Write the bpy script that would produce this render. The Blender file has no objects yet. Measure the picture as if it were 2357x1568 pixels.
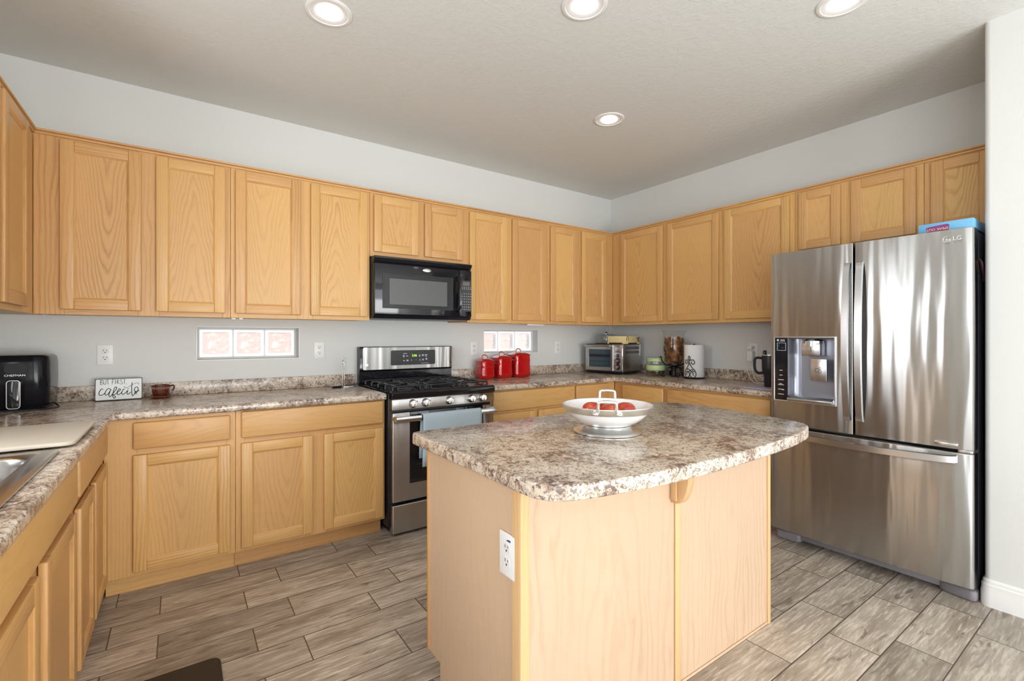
import bpy, bmesh, math, random
from mathutils import Vector, Matrix
random.seed(7)
R = math.radians
S = bpy.context.scene
COL = S.collection

# ------------------------------------------------------------------ camera
cd = bpy.data.cameras.new('camera'); cam = bpy.data.objects.new('camera', cd); COL.objects.link(cam)
cam.location = (-3.7551, -3.4794, 1.2416)
cam.rotation_euler = (R(90), 0, -0.6128)
cd.sensor_fit = 'HORIZONTAL'; cd.sensor_width = 36.0
cd.lens = 36.0 * 1081.3 / 2357
cd.shift_x = 0.00165; cd.shift_y = -0.00348
cd.clip_start = 0.05; cd.clip_end = 100
S.camera = cam

# ------------------------------------------------------------------ world, sun, daylight, exposure
S.view_settings.view_transform = 'Standard'; S.view_settings.look = 'None'
S.view_settings.exposure = 0.37; S.view_settings.gamma = 1.0; S.view_settings.use_curve_mapping = False
S.cycles.use_denoising = True
S.cycles.max_bounces = 10; S.cycles.diffuse_bounces = 5; S.cycles.glossy_bounces = 5
S.cycles.transmission_bounces = 8; S.cycles.transparent_max_bounces = 12
S.cycles.caustics_reflective = False; S.cycles.caustics_refractive = False
S.cycles.sample_clamp_indirect = 6.0
W = bpy.data.worlds.new('sky'); S.world = W; W.use_nodes = True
bg = W.node_tree.nodes['Background']; bg.inputs[0].default_value = (0.80, 0.88, 1.0, 1); bg.inputs[1].default_value = 1.8

def lamp(name, kind, loc, rot, energy, color=(1, 1, 1), size=(1, 1), angle=0.02):
    l = bpy.data.lights.new(name, kind); o = bpy.data.objects.new(name, l); COL.objects.link(o)
    o.location = loc; o.rotation_euler = rot; l.energy = energy; l.color = color
    if kind == 'AREA':
        l.shape = 'RECTANGLE'; l.size, l.size_y = size
    if kind == 'SUN': l.angle = angle
    return o
lamp('sun', 'SUN', (0, -10, 10), (R(28), 0, R(6)), 2.3, (1, 0.95, 0.88))
# daylight arriving through the window openings of the room (level); added fill lamps, tilted up like ground bounce, brighten the ceiling
CW = (0.95, 0.98, 1.0)
lamp('daylight_sink_window', 'AREA', (-4.70, -1.75, 1.60), (0, R(-90), 0), 11, CW, (0.90, 0.50))
lamp('daylight_dining_window', 'AREA', (-4.72, -5.2, 1.35), (0, R(-90), 0), 28, CW, (1.9, 2.7))
lamp('ceiling_fill_dining_window', 'AREA', (-4.73, -5.2, 1.00), (0, R(-118), 0), 33, (1, 0.985, 0.95), (1.0, 2.6))
lamp('daylight_patio_door', 'AREA', (-2.3, -7.06, 1.12), (R(90), 0, 0), 46, CW, (3.0, 2.1))
lamp('ceiling_fill_patio_door', 'AREA', (-2.3, -7.07, 0.70), (R(112), 0, 0), 86, (1, 0.985, 0.95), (2.9, 1.2))

# ------------------------------------------------------------------ mesh helpers
class MB:
    def __init__(s): s.bm = bmesh.new()
    def _pre(s):
        s.of = set(s.bm.faces); s.ov = set(s.bm.verts)
    def _post(s, mat, M):
        if M is not None:
            for v in s.bm.verts:
                if v not in s.ov: v.co = M @ v.co
        for f in s.bm.faces:
            if f not in s.of: f.material_index = mat
        return s
    def box(s, x0, x1, y0, y1, z0, z1, bev=0, seg=2, mat=0, M=None):
        s._pre()
        vs = bmesh.ops.create_cube(s.bm, size=1)['verts']
        for v in vs:
            v.co = Vector(((x0 + x1) / 2 + v.co.x * (x1 - x0), (y0 + y1) / 2 + v.co.y * (y1 - y0), (z0 + z1) / 2 + v.co.z * (z1 - z0)))
        if bev:
            es = list({e for v in vs for e in v.link_edges})
            bmesh.ops.bevel(s.bm, geom=es, offset=min(bev, .49 * min(abs(x1 - x0), abs(y1 - y0), abs(z1 - z0))), segments=seg, affect='EDGES', profile=0.5)
        return s._post(mat, M)
    def prism(s, poly, a, b, axis='z', holes=(), bev=0, seg=2, mat=0, M=None, edge=None):
        """polygon (2D) extruded from a to b along axis; edge(e) filters the edges to round"""
        s._pre()
        def to3(p, t):
            return {'z': (p[0], p[1], t), 'y': (p[0], t, p[1]), 'x': (t, p[0], p[1])}[axis]
        if holes:
            es = []
            for loop in [poly] + list(holes):
                vs = [s.bm.verts.new(to3(p, a)) for p in loop]
                es += [s.bm.edges.new((vs[i], vs[(i + 1) % len(vs)])) for i in range(len(vs))]
            g = bmesh.ops.triangle_fill(s.bm, use_beauty=True, use_dissolve=True, edges=es)['geom']
            fs = [f for f in g if isinstance(f, bmesh.types.BMFace)]
        else:
            fs = [s.bm.faces.new([s.bm.verts.new(to3(p, a)) for p in poly])]
        ex = bmesh.ops.extrude_face_region(s.bm, geom=fs)['geom']
        d = Vector(to3((0, 0), b)) - Vector(to3((0, 0), a))
        for v in ex:
            if isinstance(v, bmesh.types.BMVert): v.co += d
        nf = [f for f in s.bm.faces if f not in s.of]
        bmesh.ops.recalc_face_normals(s.bm, faces=nf)
        if bev:
            es = list({e for f in nf for e in f.edges})
            if edge: es = [e for e in es if edge(e)]
            else: es = [e for e in es if len(e.link_faces) == 2 and e.calc_face_angle(0) > R(40)]
            bmesh.ops.bevel(s.bm, geom=es, offset=bev, segments=seg, affect='EDGES', profile=0.5)
        return s._post(mat, M)
    def lathe(s, prof, c=(0, 0, 0), seg=32, mat=0, M=None):
        s._pre()
        rings = []
        for r, z in prof:
            if r < 1e-6: rings.append([s.bm.verts.new((c[0], c[1], c[2] + z))])
            else: rings.append([s.bm.verts.new((c[0] + r * math.cos(2 * math.pi * i / seg), c[1] + r * math.sin(2 * math.pi * i / seg), c[2] + z)) for i in range(seg)])
        for A, B in zip(rings, rings[1:]):
            for i in range(seg):
                j = (i + 1) % seg
                if len(A) == 1 and len(B) == 1: continue
                if len(A) == 1: s.bm.faces.new((A[0], B[j], B[i]))
                elif len(B) == 1: s.bm.faces.new((A[i], A[j], B[0]))
                else: s.bm.faces.new((A[i], A[j], B[j], B[i]))
        return s._post(mat, M)
    def loft(s, rings, cap=True, closed=True, mat=0, M=None):
        """rings: lists of points, same count"""
        s._pre()
        rv = [[s.bm.verts.new(p) for p in r] for r in rings]
        n = len(rv[0])
        for A, B in zip(rv, rv[1:]):
            for i in range(n if closed else n - 1):
                j = (i + 1) % n
                s.bm.faces.new((A[i], A[j], B[j], B[i]))
        if cap and closed:
            s.bm.faces.new(list(reversed(rv[0]))); s.bm.faces.new(rv[-1])
        bmesh.ops.recalc_face_normals(s.bm, faces=[f for f in s.bm.faces if f not in s.of])
        return s._post(mat, M)
    def tube(s, pts, r, seg=8, closed=False, mat=0, M=None, flat=1.0, up=None):
        """round (or flattened) bar along a path; r a number or one per point"""
        pts = [Vector(p) for p in pts]; n = len(pts)
        rr = r if isinstance(r, (list, tuple)) else [r] * n
        T = []
        for i in range(n):
            a = pts[(i - 1) % n] if (closed or i > 0) else pts[i]
            b = pts[(i + 1) % n] if (closed or i < n - 1) else pts[i]
            T.append((b - a).normalized())
        u = Vector(up) if up else (Vector((0, 0, 1)) if abs(T[0].z) < .9 else Vector((1, 0, 0)))
        rings = []
        for i in range(n):
            u = (u - T[i] * u.dot(T[i])).normalized(); v = T[i].cross(u)
            rings.append([pts[i] + u * (rr[i] * math.cos(2 * math.pi * k / seg)) + v * (rr[i] * flat * math.sin(2 * math.pi * k / seg)) for k in range(seg)])
        if closed: rings.append(rings[0])
        return s.loft(rings, cap=not closed, mat=mat, M=M)
    def ball(s, c, r, sc=(1, 1, 1), u=24, v=16, mat=0, M=None):
        s._pre()
        vs = bmesh.ops.create_uvsphere(s.bm, u_segments=u, v_segments=v, radius=r)['verts']
        for q in vs: q.co = Vector((c[0] + q.co.x * sc[0], c[1] + q.co.y * sc[1], c[2] + q.co.z * sc[2]))
        return s._post(mat, M)
    def text(s, body, size, depth=.0006, M=None, mat=0, align='CENTER', sx=1.0):
        cu = bpy.data.curves.new('lettering', 'FONT'); cu.body = body; cu.size = size; cu.extrude = depth
        cu.align_x = align; cu.align_y = 'CENTER'; cu.resolution_u = 3
        o = bpy.data.objects.new('lettering', cu); COL.objects.link(o)
        bpy.context.view_layer.update()
        me = bpy.data.meshes.new_from_object(o.evaluated_get(bpy.context.evaluated_depsgraph_get()))
        bpy.data.objects.remove(o); bpy.data.curves.remove(cu)
        s._pre(); s.bm.from_mesh(me); bpy.data.meshes.remove(me)
        X = Matrix.Diagonal((sx, 1, 1, 1))
        return s._post(mat, (M @ X) if M is not None else X)
    def build(s, name, mats, parent=None, smooth=True, ang=35, center=True):
        bmesh.ops.recalc_face_normals(s.bm, faces=s.bm.faces[:])
        me = bpy.data.meshes.new(name)
        c = Vector((0, 0, 0))
        if center and len(s.bm.verts):
            lo = Vector([min(v.co[i] for v in s.bm.verts) for i in range(3)]); hi = Vector([max(v.co[i] for v in s.bm.verts) for i in range(3)])
            c = (lo + hi) / 2
            for v in s.bm.verts: v.co -= c
        s.bm.to_mesh(me); s.bm.free()
        for m in (mats if isinstance(mats, (list, tuple)) else [mats]): me.materials.append(m)
        if smooth:
            me.shade_smooth(); me.set_sharp_from_angle(angle=R(ang))
        o = bpy.data.objects.new(name, me); COL.objects.link(o); o.location = c
        if parent is not None: o.parent = parent; o.location = c - Vector(parent.get('origin_shift', (0, 0, 0)))
        return o

def sub(o, mb, name, mats, **k):
    """a part of a part: mb is in the coordinates of the thing"""
    c = mb.build(name, mats, None, **k); c.location = c.location - o.location; c.parent = o
    return c
def thing(name, label, cat, loc=(0, 0, 0), rot=0.0, group=None):
    o = bpy.data.objects.new(name, None); COL.objects.link(o); o.empty_display_size = .1
    o.location = loc; o.rotation_euler = (0, 0, rot)
    return tag(o, label, cat, group)
def tag(o, label, cat, group=None):
    o['label'] = label; o['category'] = cat
    if group: o['group'] = group
    return o
def struct(name, mb, mat, **k):
    o = mb.build(name, mat, None, **k); o['kind'] = 'structure'; return o
def cut(o, mb):
    """boolean difference applied to the mesh of o (mb in the thing's coordinates)"""
    c = mb.build('cutter', o.data.materials[0] if o.data.materials else None, None); c.location = c.location
    pl = o.parent; o.parent = None
    m = o.modifiers.new('cut', 'BOOLEAN'); m.object = c; m.solver = 'EXACT'; m.operation = 'DIFFERENCE'
    bpy.context.view_layer.update()
    me = bpy.data.meshes.new_from_object(o.evaluated_get(bpy.context.evaluated_depsgraph_get()))
    o.modifiers.clear(); old = o.data; o.data = me; me.name = old.name
    bpy.data.meshes.remove(old); bpy.data.objects.remove(c)
    me.shade_smooth(); me.set_sharp_from_angle(angle=R(30))
    o.parent = pl
def spline(pts, n=6, closed=False):
    P = [Vector(p) for p in pts]; out = []; L = len(P)
    for i in range(L if closed else L - 1):
        g = lambda k: P[k % L] if closed else P[max(0, min(L - 1, k))]
        a, b, c, d = g(i - 1), g(i), g(i + 1), g(i + 2)
        for k in range(n):
            t = k / n
            out.append(.5 * ((2 * b) + (c - a) * t + (2 * a - 5 * b + 4 * c - d) * t * t + (3 * b - a - 3 * c + d) * t ** 3))
    if not closed: out.append(P[-1])
    return out
def rrect(x0, x1, y0, y1, r, n=5):
    o = []
    for cx, cy, a in ((x1 - r, y1 - r, 0), (x0 + r, y1 - r, 90), (x0 + r, y0 + r, 180), (x1 - r, y0 + r, 270)):
        for k in range(n + 1):
            t = R(a + 90 * k / n); o.append((cx + r * math.cos(t), cy + r * math.sin(t)))
    return o
def Tm(x, y, z, rx=0, ry=0, rz=0):
    return Matrix.Translation((x, y, z)) @ Matrix.Rotation(R(rz), 4, 'Z') @ Matrix.Rotation(R(ry), 4, 'Y') @ Matrix.Rotation(R(rx), 4, 'X')

# ------------------------------------------------------------------ materials
def mat(name, col=(.8, .8, .8), rough=.5, metal=0.0, spec=.5, coat=0.0, trans=0.0, ior=1.45, emit=None, es=1.0, aniso=0.0):
    m = bpy.data.materials.new(name); m.use_nodes = True
    b = m.node_tree.nodes['Principled BSDF']
    b.inputs['Base Color'].default_value = (*col, 1); b.inputs['Roughness'].default_value = rough
    b.inputs['Metallic'].default_value = metal; b.inputs['Specular IOR Level'].default_value = spec
    b.inputs['Coat Weight'].default_value = coat; b.inputs['Coat Roughness'].default_value = .08
    b.inputs['Transmission Weight'].default_value = trans; b.inputs['IOR'].default_value = ior
    if aniso: b.inputs['Anisotropic'].default_value = aniso
    if emit: b.inputs['Emission Color'].default_value = (*emit, 1); b.inputs['Emission Strength'].default_value = es
    return m
class G:
    """small helper to wire nodes"""
    def __init__(s, m): s.t = m.node_tree; s.b = s.t.nodes['Principled BSDF']; s.out = s.t.nodes['Material Output']
    def n(s, typ, **k):
        x = s.t.nodes.new('ShaderNode' + typ)
        for a, v in k.items(): setattr(x, a, v)
        return x
    def set(s, sock, v):
        if hasattr(v, 'is_linked') or isinstance(v, bpy.types.NodeSocket): s.t.links.new(v, sock)
        else: sock.default_value = v
    def m(s, op, a, b=0.0, c=None, clamp=False):
        x = s.n('Math', operation=op); x.use_clamp = clamp
        s.set(x.inputs[0], a); s.set(x.inputs[1], b)
        if c is not None: s.set(x.inputs[2], c)
        return x.outputs[0]
    def vec(s, x, y, z):
        c = s.n('CombineXYZ')
        for i, v in enumerate((x, y, z)): s.set(c.inputs[i], v)
        return c.outputs[0]
    def noise(s, v, scale, detail=2.0, rough=.5, dist=0.0):
        x = s.n('TexNoise'); s.set(x.inputs['Vector'], v); x.inputs['Scale'].default_value = scale
        x.inputs['Detail'].default_value = detail; x.inputs['Roughness'].default_value = rough; x.inputs['Distortion'].default_value = dist
        return x.outputs['Fac']
    def ramp(s, f, stops, interp='LINEAR'):
        x = s.n('ValToRGB'); s.set(x.inputs[0], f); e = x.color_ramp.elements; x.color_ramp.interpolation = interp
        while len(e) < len(stops): e.new(.5)
        for q, (p, c) in zip(e, stops): q.position = p; q.color = (*c, 1) if not isinstance(c, float) else (c, c, c, 1)
        return x.outputs[0]
    def mix(s, f, a, b, mode='MIX'):
        x = s.n('Mix', data_type='RGBA', blend_type=mode)
        s.set(x.inputs[0], f); s.set(x.inputs[6], a if not isinstance(a, tuple) else (*a, 1)); s.set(x.inputs[7], b if not isinstance(b, tuple) else (*b, 1))
        return x.outputs[2]
    def bump(s, h, strength=.2, dist=.01):
        x = s.n('Bump'); x.inputs['Strength'].default_value = strength; x.inputs['Distance'].default_value = dist
        s.set(x.inputs['Height'], h); s.t.links.new(x.outputs[0], s.b.inputs['Normal']); return x
    def xyz(s, v):
        x = s.n('SeparateXYZ'); s.set(x.inputs[0], v); return x.outputs
    def color(s, v): s.set(s.b.inputs['Base Color'], v)

def oak(name, axis, light, dark, k=0.0, freq=75., pale=0.0, lines=.62, rough=.36):
    """oak grain running along axis ('x' or 'z'); k > 0 gives arched cathedral figure"""
    m = mat(name, rough=rough); g = G(m)
    tc = g.n('TexCoord').outputs['Object']; rnd = g.n('ObjectInfo').outputs['Random']
    X, Y, Z = g.xyz(tc)
    w, u = (Z, X) if axis == 'z' else (X, Z)
    u = g.m('ADD', u, Y)
    off = g.m('MULTIPLY', rnd, 37.0)
    uo = g.m('ADD', u, g.m('MULTIPLY', g.m('SUBTRACT', rnd, .5), .09))
    warp = g.noise(g.vec(g.m('ADD', g.m('MULTIPLY', u, 7.0), off), off, g.m('MULTIPLY', w, 1.7)), 1.0, 2.5, .5)
    warp2 = g.noise(g.vec(g.m('ADD', g.m('MULTIPLY', u, 30.0), off), 3.1, g.m('MULTIPLY', w, 5.5)), 1.0, 2.0, .5)
    if k:
        rad = g.m('SQRT', g.m('ADD', g.m('MULTIPLY', uo, uo), g.m('MULTIPLY_ADD', rnd, .0010, .0006)))
        sgn = g.m('SUBTRACT', g.m('MULTIPLY', g.m('GREATER_THAN', g.m('FRACT', g.m('MULTIPLY', rnd, 7.3)), .4), 2.0), 1.0)
        rad = g.m('MULTIPLY_ADD', g.m('MULTIPLY', w, sgn), k, rad)
    else: rad = uo
    ph = g.m('MULTIPLY', rad, g.m('MULTIPLY_ADD', g.m('FRACT', g.m('MULTIPLY', rnd, 13.7)), freq * .7, freq * .65))
    ph = g.m('MULTIPLY_ADD', warp, 5.5 if k else 3.6, ph)
    ph = g.m('MULTIPLY_ADD', warp2, .9, ph)
    fr = g.m('FRACT', g.m('ADD', ph, off))
    ln = g.ramp(fr, [(0.0, 0.25), (.18, 0.0), (.55, .08), (.86, 1.0), (1.0, .25)])
    amt = g.noise(g.vec(g.m('ADD', g.m('MULTIPLY', u, 5.0), off), 9.0, g.m('MULTIPLY', w, 1.2)), 1.0, 1.0)
    ln = g.m('MULTIPLY', ln, g.m('MULTIPLY_ADD', amt, 2.4, -.70, clamp=True))
    pore = g.noise(g.vec(g.m('MULTIPLY', u, 420.0), 1.0, g.m('MULTIPLY', w, 14.0)), 1.0, 2.0, .6)
    pore = g.ramp(pore, [(.50, 0.0), (.72, 1.0)])
    c = g.mix(g.m('MULTIPLY', ln, g.m('MULTIPLY_ADD', g.m('FRACT', g.m('MULTIPLY', rnd, 3.31)), lines * .75, lines * .35)), light, dark)
    c = g.mix(g.m('MULTIPLY', pore, .20), c, dark)
    br = g.noise(g.vec(g.m('ADD', g.m('MULTIPLY', u, 3.0), off), off, g.m('MULTIPLY', w, .8)), 1.0, 1.0)
    hs = g.n('HueSaturation'); g.set(hs.inputs['Color'], c)
    g.set(hs.inputs['Value'], g.m('ADD', g.m('MULTIPLY_ADD', br, .22, .89), g.m('MULTIPLY_ADD', rnd, .12, -.06)))
    g.set(hs.inputs['Hue'], g.m('MULTIPLY_ADD', rnd, .010, .495))
    g.color(hs.outputs[0]); g.bump(g.m('ADD', pore, ln), .08, .002)
    return m
OL, OD = (.640, .372, .142), (.330, .140, .040)
M_oakv = oak('oak_vertical_grain', 'z', OL, OD, 0, 60)
M_oakh = oak('oak_horizontal_grain', 'x', OL, OD, 0, 60)
M_oakp = oak('oak_panel_cathedral', 'z', OL, OD, .13, 58, lines=.60)
M_oakd = oak('oak_drawer_front', 'x', OL, OD, .10, 34, lines=.42)
M_oaks = oak('oak_side_horizontal', 'x', OL, OD, 0, 30)
M_oakt = oak('pale_oak_trim', 'z', (.640, .425, .215), (.420, .220, .080), 0, 60)
M_lam = oak('pale_oak_laminate', 'z', (.590, .425, .290), (.400, .245, .140), .035, 36, lines=.50, rough=.42)

def granite(name):
    m = mat(name, rough=.21, spec=.6); g = G(m)
    v = g.n('TexCoord').outputs['Object']
    wv = g.n('VectorMath', operation='ADD'); g.set(wv.inputs[0], v)
    nz = g.n('TexNoise'); g.set(nz.inputs['Vector'], v); nz.inputs['Scale'].default_value = 14; nz.inputs['Detail'].default_value = 3
    sc = g.n('VectorMath', operation='SCALE'); g.set(sc.inputs[0], nz.outputs['Color']); sc.inputs['Scale'].default_value = .045
    g.set(wv.inputs[1], sc.outputs[0]); v2 = wv.outputs[0]
    big = g.noise(v2, 9.0, 3.0, .55); mid = g.noise(v2, 42.0, 4.0, .6); fine = g.noise(v2, 120.0, 3.0, .6)
    f = g.m('ADD', g.m('MULTIPLY', big, .9), g.m('ADD', g.m('MULTIPLY', mid, .75), g.m('MULTIPLY', fine, .35)))
    c = g.ramp(g.m('MULTIPLY', f, .5), [(.40, (.67, .58, .475)), (.505, (.56, .465, .375)), (.555, (.40, .305, .24)), (.65, (.22, .15, .115))])
    d = g.noise(v2, 64.0, 3.0, .65, .6)
    dm = g.ramp(g.m('ADD', d, g.m('MULTIPLY', g.m('SUBTRACT', big, .5), .40)), [(.575, 0.0), (.615, 1.0)])
    c = g.mix(g.m('MULTIPLY', dm, .85), c, (.105, .065, .058))
    e2 = g.noise(v, 150.0, 2.0, .55, .8)
    c = g.mix(g.m('MULTIPLY', g.ramp(g.m('MULTIPLY_ADD', g.m('SUBTRACT', mid, .5), .35, e2), [(.55, 0.0), (.60, 1.0)]), .72), c, (.13, .085, .075))
    e = g.ramp(g.noise(v2, 46.0, 2.0, .5, .4), [(.60, 0.0), (.66, 1.0)])
    c = g.mix(g.m('MULTIPLY', e, .65), c, (.74, .69, .61))
    g.color(c); return m
M_gran = granite('speckled_laminate_stone')

def paint(name, col, bump=.0, scale=60., rough=.62):
    m = mat(name, col, rough, spec=.3); g = G(m)
    if bump:
        v = g.n('TexCoord').outputs['Object']
        n1 = g.noise(v, scale, 3.0, .55, .3); h = g.ramp(n1, [(.48, 0.0), (.56, 1.0)])
        g.bump(h, bump, .003)
    return m
M_wall = paint('wall_paint', (.68, .69, .675), .05, 55)
M_ceil = paint('ceiling_paint', (.70, .715, .70), .16, 34)
M_trim = mat('white_trim_paint', (.82, .82, .82), .35)
M_brick = mat('pink_block_wall', (.78, .50, .43), .8); _g = G(M_brick)
_c = _g.noise(_g.n('TexCoord').outputs['Object'], 9, 3); _g.color(_g.mix(_c, (.78, .56, .50), (.86, .68, .62)))

def floor_mat():
    m = mat('wood_look_floor_tile', rough=.36, spec=.45); g = G(m)
    X, Y, Z = g.xyz(g.n('NewGeometry').outputs['Position'])
    PH, PL = .1777, .4935
    r = g.m('DIVIDE', g.m('SUBTRACT', -.680, Y), PH); row = g.m('FLOOR', r); fy = g.m('SUBTRACT', r, row)
    odd = g.m('FLOORED_MODULO', row, 2.0)
    q = g.m('DIVIDE', g.m('SUBTRACT', X, g.m('MULTIPLY_ADD', odd, .327, -3.829)), PL); cx = g.m('FLOOR', q); fx = g.m('SUBTRACT', q, cx)
    ey = g.m('MULTIPLY', g.m('MINIMUM', fy, g.m('SUBTRACT', 1.0, fy)), PH)
    ex = g.m('MULTIPLY', g.m('MINIMUM', fx, g.m('SUBTRACT', 1.0, fx)), PL)
    e = g.m('MINIMUM', ex, ey)
    grout = g.ramp(g.m('MULTIPLY', e, 100.0), [(.17, 1.0), (.26, 0.0)])
    wn = g.n('TexWhiteNoise', noise_dimensions='2D'); g.set(wn.inputs['Vector'], g.vec(row, cx, 0.0)); rn = wn.outputs['Value']
    o = g.m('MULTIPLY', rn, 53.0)
    big = g.noise(g.vec(g.m('ADD', g.m('MULTIPLY', X, 1.6), o), g.m('ADD', g.m('MULTIPLY', Y, 9.0), o), o), 1.0, 3.0, .55, .6)
    st = g.noise(g.vec(g.m('ADD', g.m('MULTIPLY', X, 9.0), o), g.m('MULTIPLY', Y, 90.0), o), 1.0, 4.0, .6, .4)
    kn = g.noise(g.vec(g.m('ADD', g.m('MULTIPLY', X, 5.0), o), g.m('MULTIPLY', Y, 26.0), o), 1.0, 3.0, .6, 1.2)
    c = g.mix(g.ramp(big, [(.30, 0.0), (.70, 1.0)]), (.310, .255, .200), (.640, .570, .480))
    c = g.mix(g.m('MULTIPLY', g.ramp(st, [(.42, 1.0), (.60, 0.0)]), .42), c, (.185, .148, .115))
    c = g.mix(g.m('MULTIPLY', g.ramp(st, [(.56, 0.0), (.66, 1.0)]), .60), c, (.66, .61, .54))
    c = g.mix(g.m('MULTIPLY', g.ramp(kn, [(.58, 0.0), (.70, 1.0)]), .60), c, (.095, .072, .055))
    hs = g.n('HueSaturation'); g.set(hs.inputs['Color'], c); g.set(hs.inputs['Value'], g.m('MULTIPLY_ADD', rn, .42, .82))
    c = g.mix(grout, hs.outputs[0], (.10, .075, .058))
    g.color(c); g.set(g.b.inputs['Roughness'], g.m('MULTIPLY_ADD', st, .25, .26))
    g.bump(g.m('ADD', g.m('MULTIPLY', g.m('SUBTRACT', 1.0, grout), 1.0), g.m('MULTIPLY', st, .25)), .25, .003)
    return m
M_floor = floor_mat()

def steel(name, col=(.52, .515, .51), rough=.26, aniso=1.0, wav=.42, axis='x'):
    m = mat(name, col, rough, 1.0, aniso=aniso); g = G(m)
    t = g.n('Tangent', direction_type='RADIAL', axis='Z'); g.t.links.new(t.outputs[0], g.b.inputs['Tangent']); g.b.inputs['Anisotropic Rotation'].default_value = .25
    X, Y, Z = g.xyz(g.n('TexCoord').outputs['Object'])
    n1 = g.noise(g.vec(g.m('MULTIPLY', X, 11.0), Y, g.m('MULTIPLY', Z, 1.1)), 1.0, 1.5, .45)
    n2 = g.noise(g.vec(g.m('MULTIPLY', X, 6.0), Y, g.m('MULTIPLY', Z, 700.0)), 1.0, 2.0)
    g.set(g.b.inputs['Roughness'], g.m('MULTIPLY_ADD', n2, .03, rough - .015))
    if wav: g.bump(n1, wav, .02)
    return m
M_steel = steel('brushed_stainless')
M_steel2 = steel('plain_stainless', (.54, .53, .52), .28, .9, .15)
M_satin = mat('satin_steel_handle', (.66, .67, .69), .26, 1.0)
M_chrome = mat('chrome', (.82, .82, .82), .06, 1.0)
M_pewter = mat('pewter', (.86, .86, .83), .3, 1.0)
M_sink = mat('sink_steel', (.55, .54, .54), .22, 1.0)
M_case = mat('fridge_case_grey', (.060, .066, .080), .45)
M_kick = mat('fridge_kickplate', (.20, .185, .20), .5)
M_blk = mat('black_gloss', (.010, .010, .013), .08, spec=.6)
M_fry = mat('air_fryer_black', (.008, .008, .011), .14, spec=.25)
M_recess = mat('dispenser_grey', (.30, .31, .36), .32, .6)
M_blkm = mat('black_satin', (.014, .014, .018), .32)
M_dark = mat('dark_grey_plastic', (.05, .05, .055), .4)
M_iron = mat('cast_iron', (.025, .025, .030), .34)
M_iron2 = mat('wrought_iron', (.012, .010, .010), .4)
M_mesh = mat('microwave_window_mesh', (.10, .104, .102), .22, spec=.6)
M_oveng = mat('oven_glass', (.008, .008, .010), .05, spec=.6)
M_toastg = mat('toaster_glass', (.035, .065, .085), .06, spec=.7)
M_white = mat('white_plastic', (.80, .80, .80), .3)
M_white2 = mat('white_plastic_inset', (.74, .74, .74), .32)
M_slot = mat('socket_slots', (.03, .03, .03), .6)
M_blue = mat('blue_mark', (.03, .07, .22), .5)
M_glyph = mat('panel_glyphs', (.55, .56, .60), .5)
M_glyphb = mat('panel_glyph_blue', (.16, .24, .45), .5)
M_disp = mat('display_grey', (.16, .145, .135), .3)
M_green = mat('display_digits', (.30, .55, .02), .5, emit=(.45, .95, .05), es=1.4)
M_red = mat('red_enamel', (.47, .007, .007), .10, coat=.8)
M_cer = mat('white_ceramic', (.86, .86, .86), .12, coat=.5)
M_paper = mat('paper_towel', (.84, .845, .87), .9)
M_glass = mat('clear_glass', (1, 1, 1), .02, trans=1.0, ior=1.45)
M_towel = mat('light_blue_cloth', (.46, .57, .65), .95); _g = G(M_towel)
_g.bump(_g.noise(_g.n('TexCoord').outputs['Object'], 260, 2), .2, .002)
M_rug = mat('dark_brown_mat', (.030, .022, .020), .55)
M_board = mat('cream_board', (.60, .54, .455), .45)
M_signw = mat('sign_white', (.80, .83, .84), .6)
M_signe = mat('sign_dark_edge', (.035, .035, .038), .6)
M_ink = mat('sign_ink', (.010, .010, .012), .5)
M_terra = mat('glazed_terracotta', (.075, .015, .006), .14, coat=.7)
M_terra2 = mat('terracotta_saucer', (.30, .072, .020), .18, coat=.6)
M_terral = mat('pale_terracotta_rings', (.66, .30, .19), .35)
M_lime = mat('pale_green_plastic', (.50, .66, .33), .3)
M_yel = mat('yellow_card', (.80, .66, .32), .5)
M_brn = mat('dark_brown_card', (.060, .018, .016), .5)
M_lav = mat('lavender_plastic', (.46, .44, .62), .4)
M_tumb = mat('black_tumbler', (.016, .016, .024), .35)
M_cable = mat('white_cable', (.82, .82, .82), .4)
M_bcable = mat('black_cable', (.012, .012, .012), .4)
M_game = mat('game_box_blue', (.16, .42, .66), .4)
M_gamed = mat('game_box_navy', (.02, .05, .10), .4)
M_purp = mat('purple_plate', (.22, .035, .20), .4)
M_gamet = mat('game_letters', (.86, .66, .20), .4)
M_lens = mat('downlight_lens', (.95, .95, .95), .4, emit=(1, .97, .93), es=6.0)
M_silver = mat('silver_badge', (.75, .75, .76), .22, 1.0)
M_claw = mat('tortoise_clip', (.10, .045, .05), .3)
M_frame = mat('vinyl_window_white', (.80, .82, .84), .4)

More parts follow.
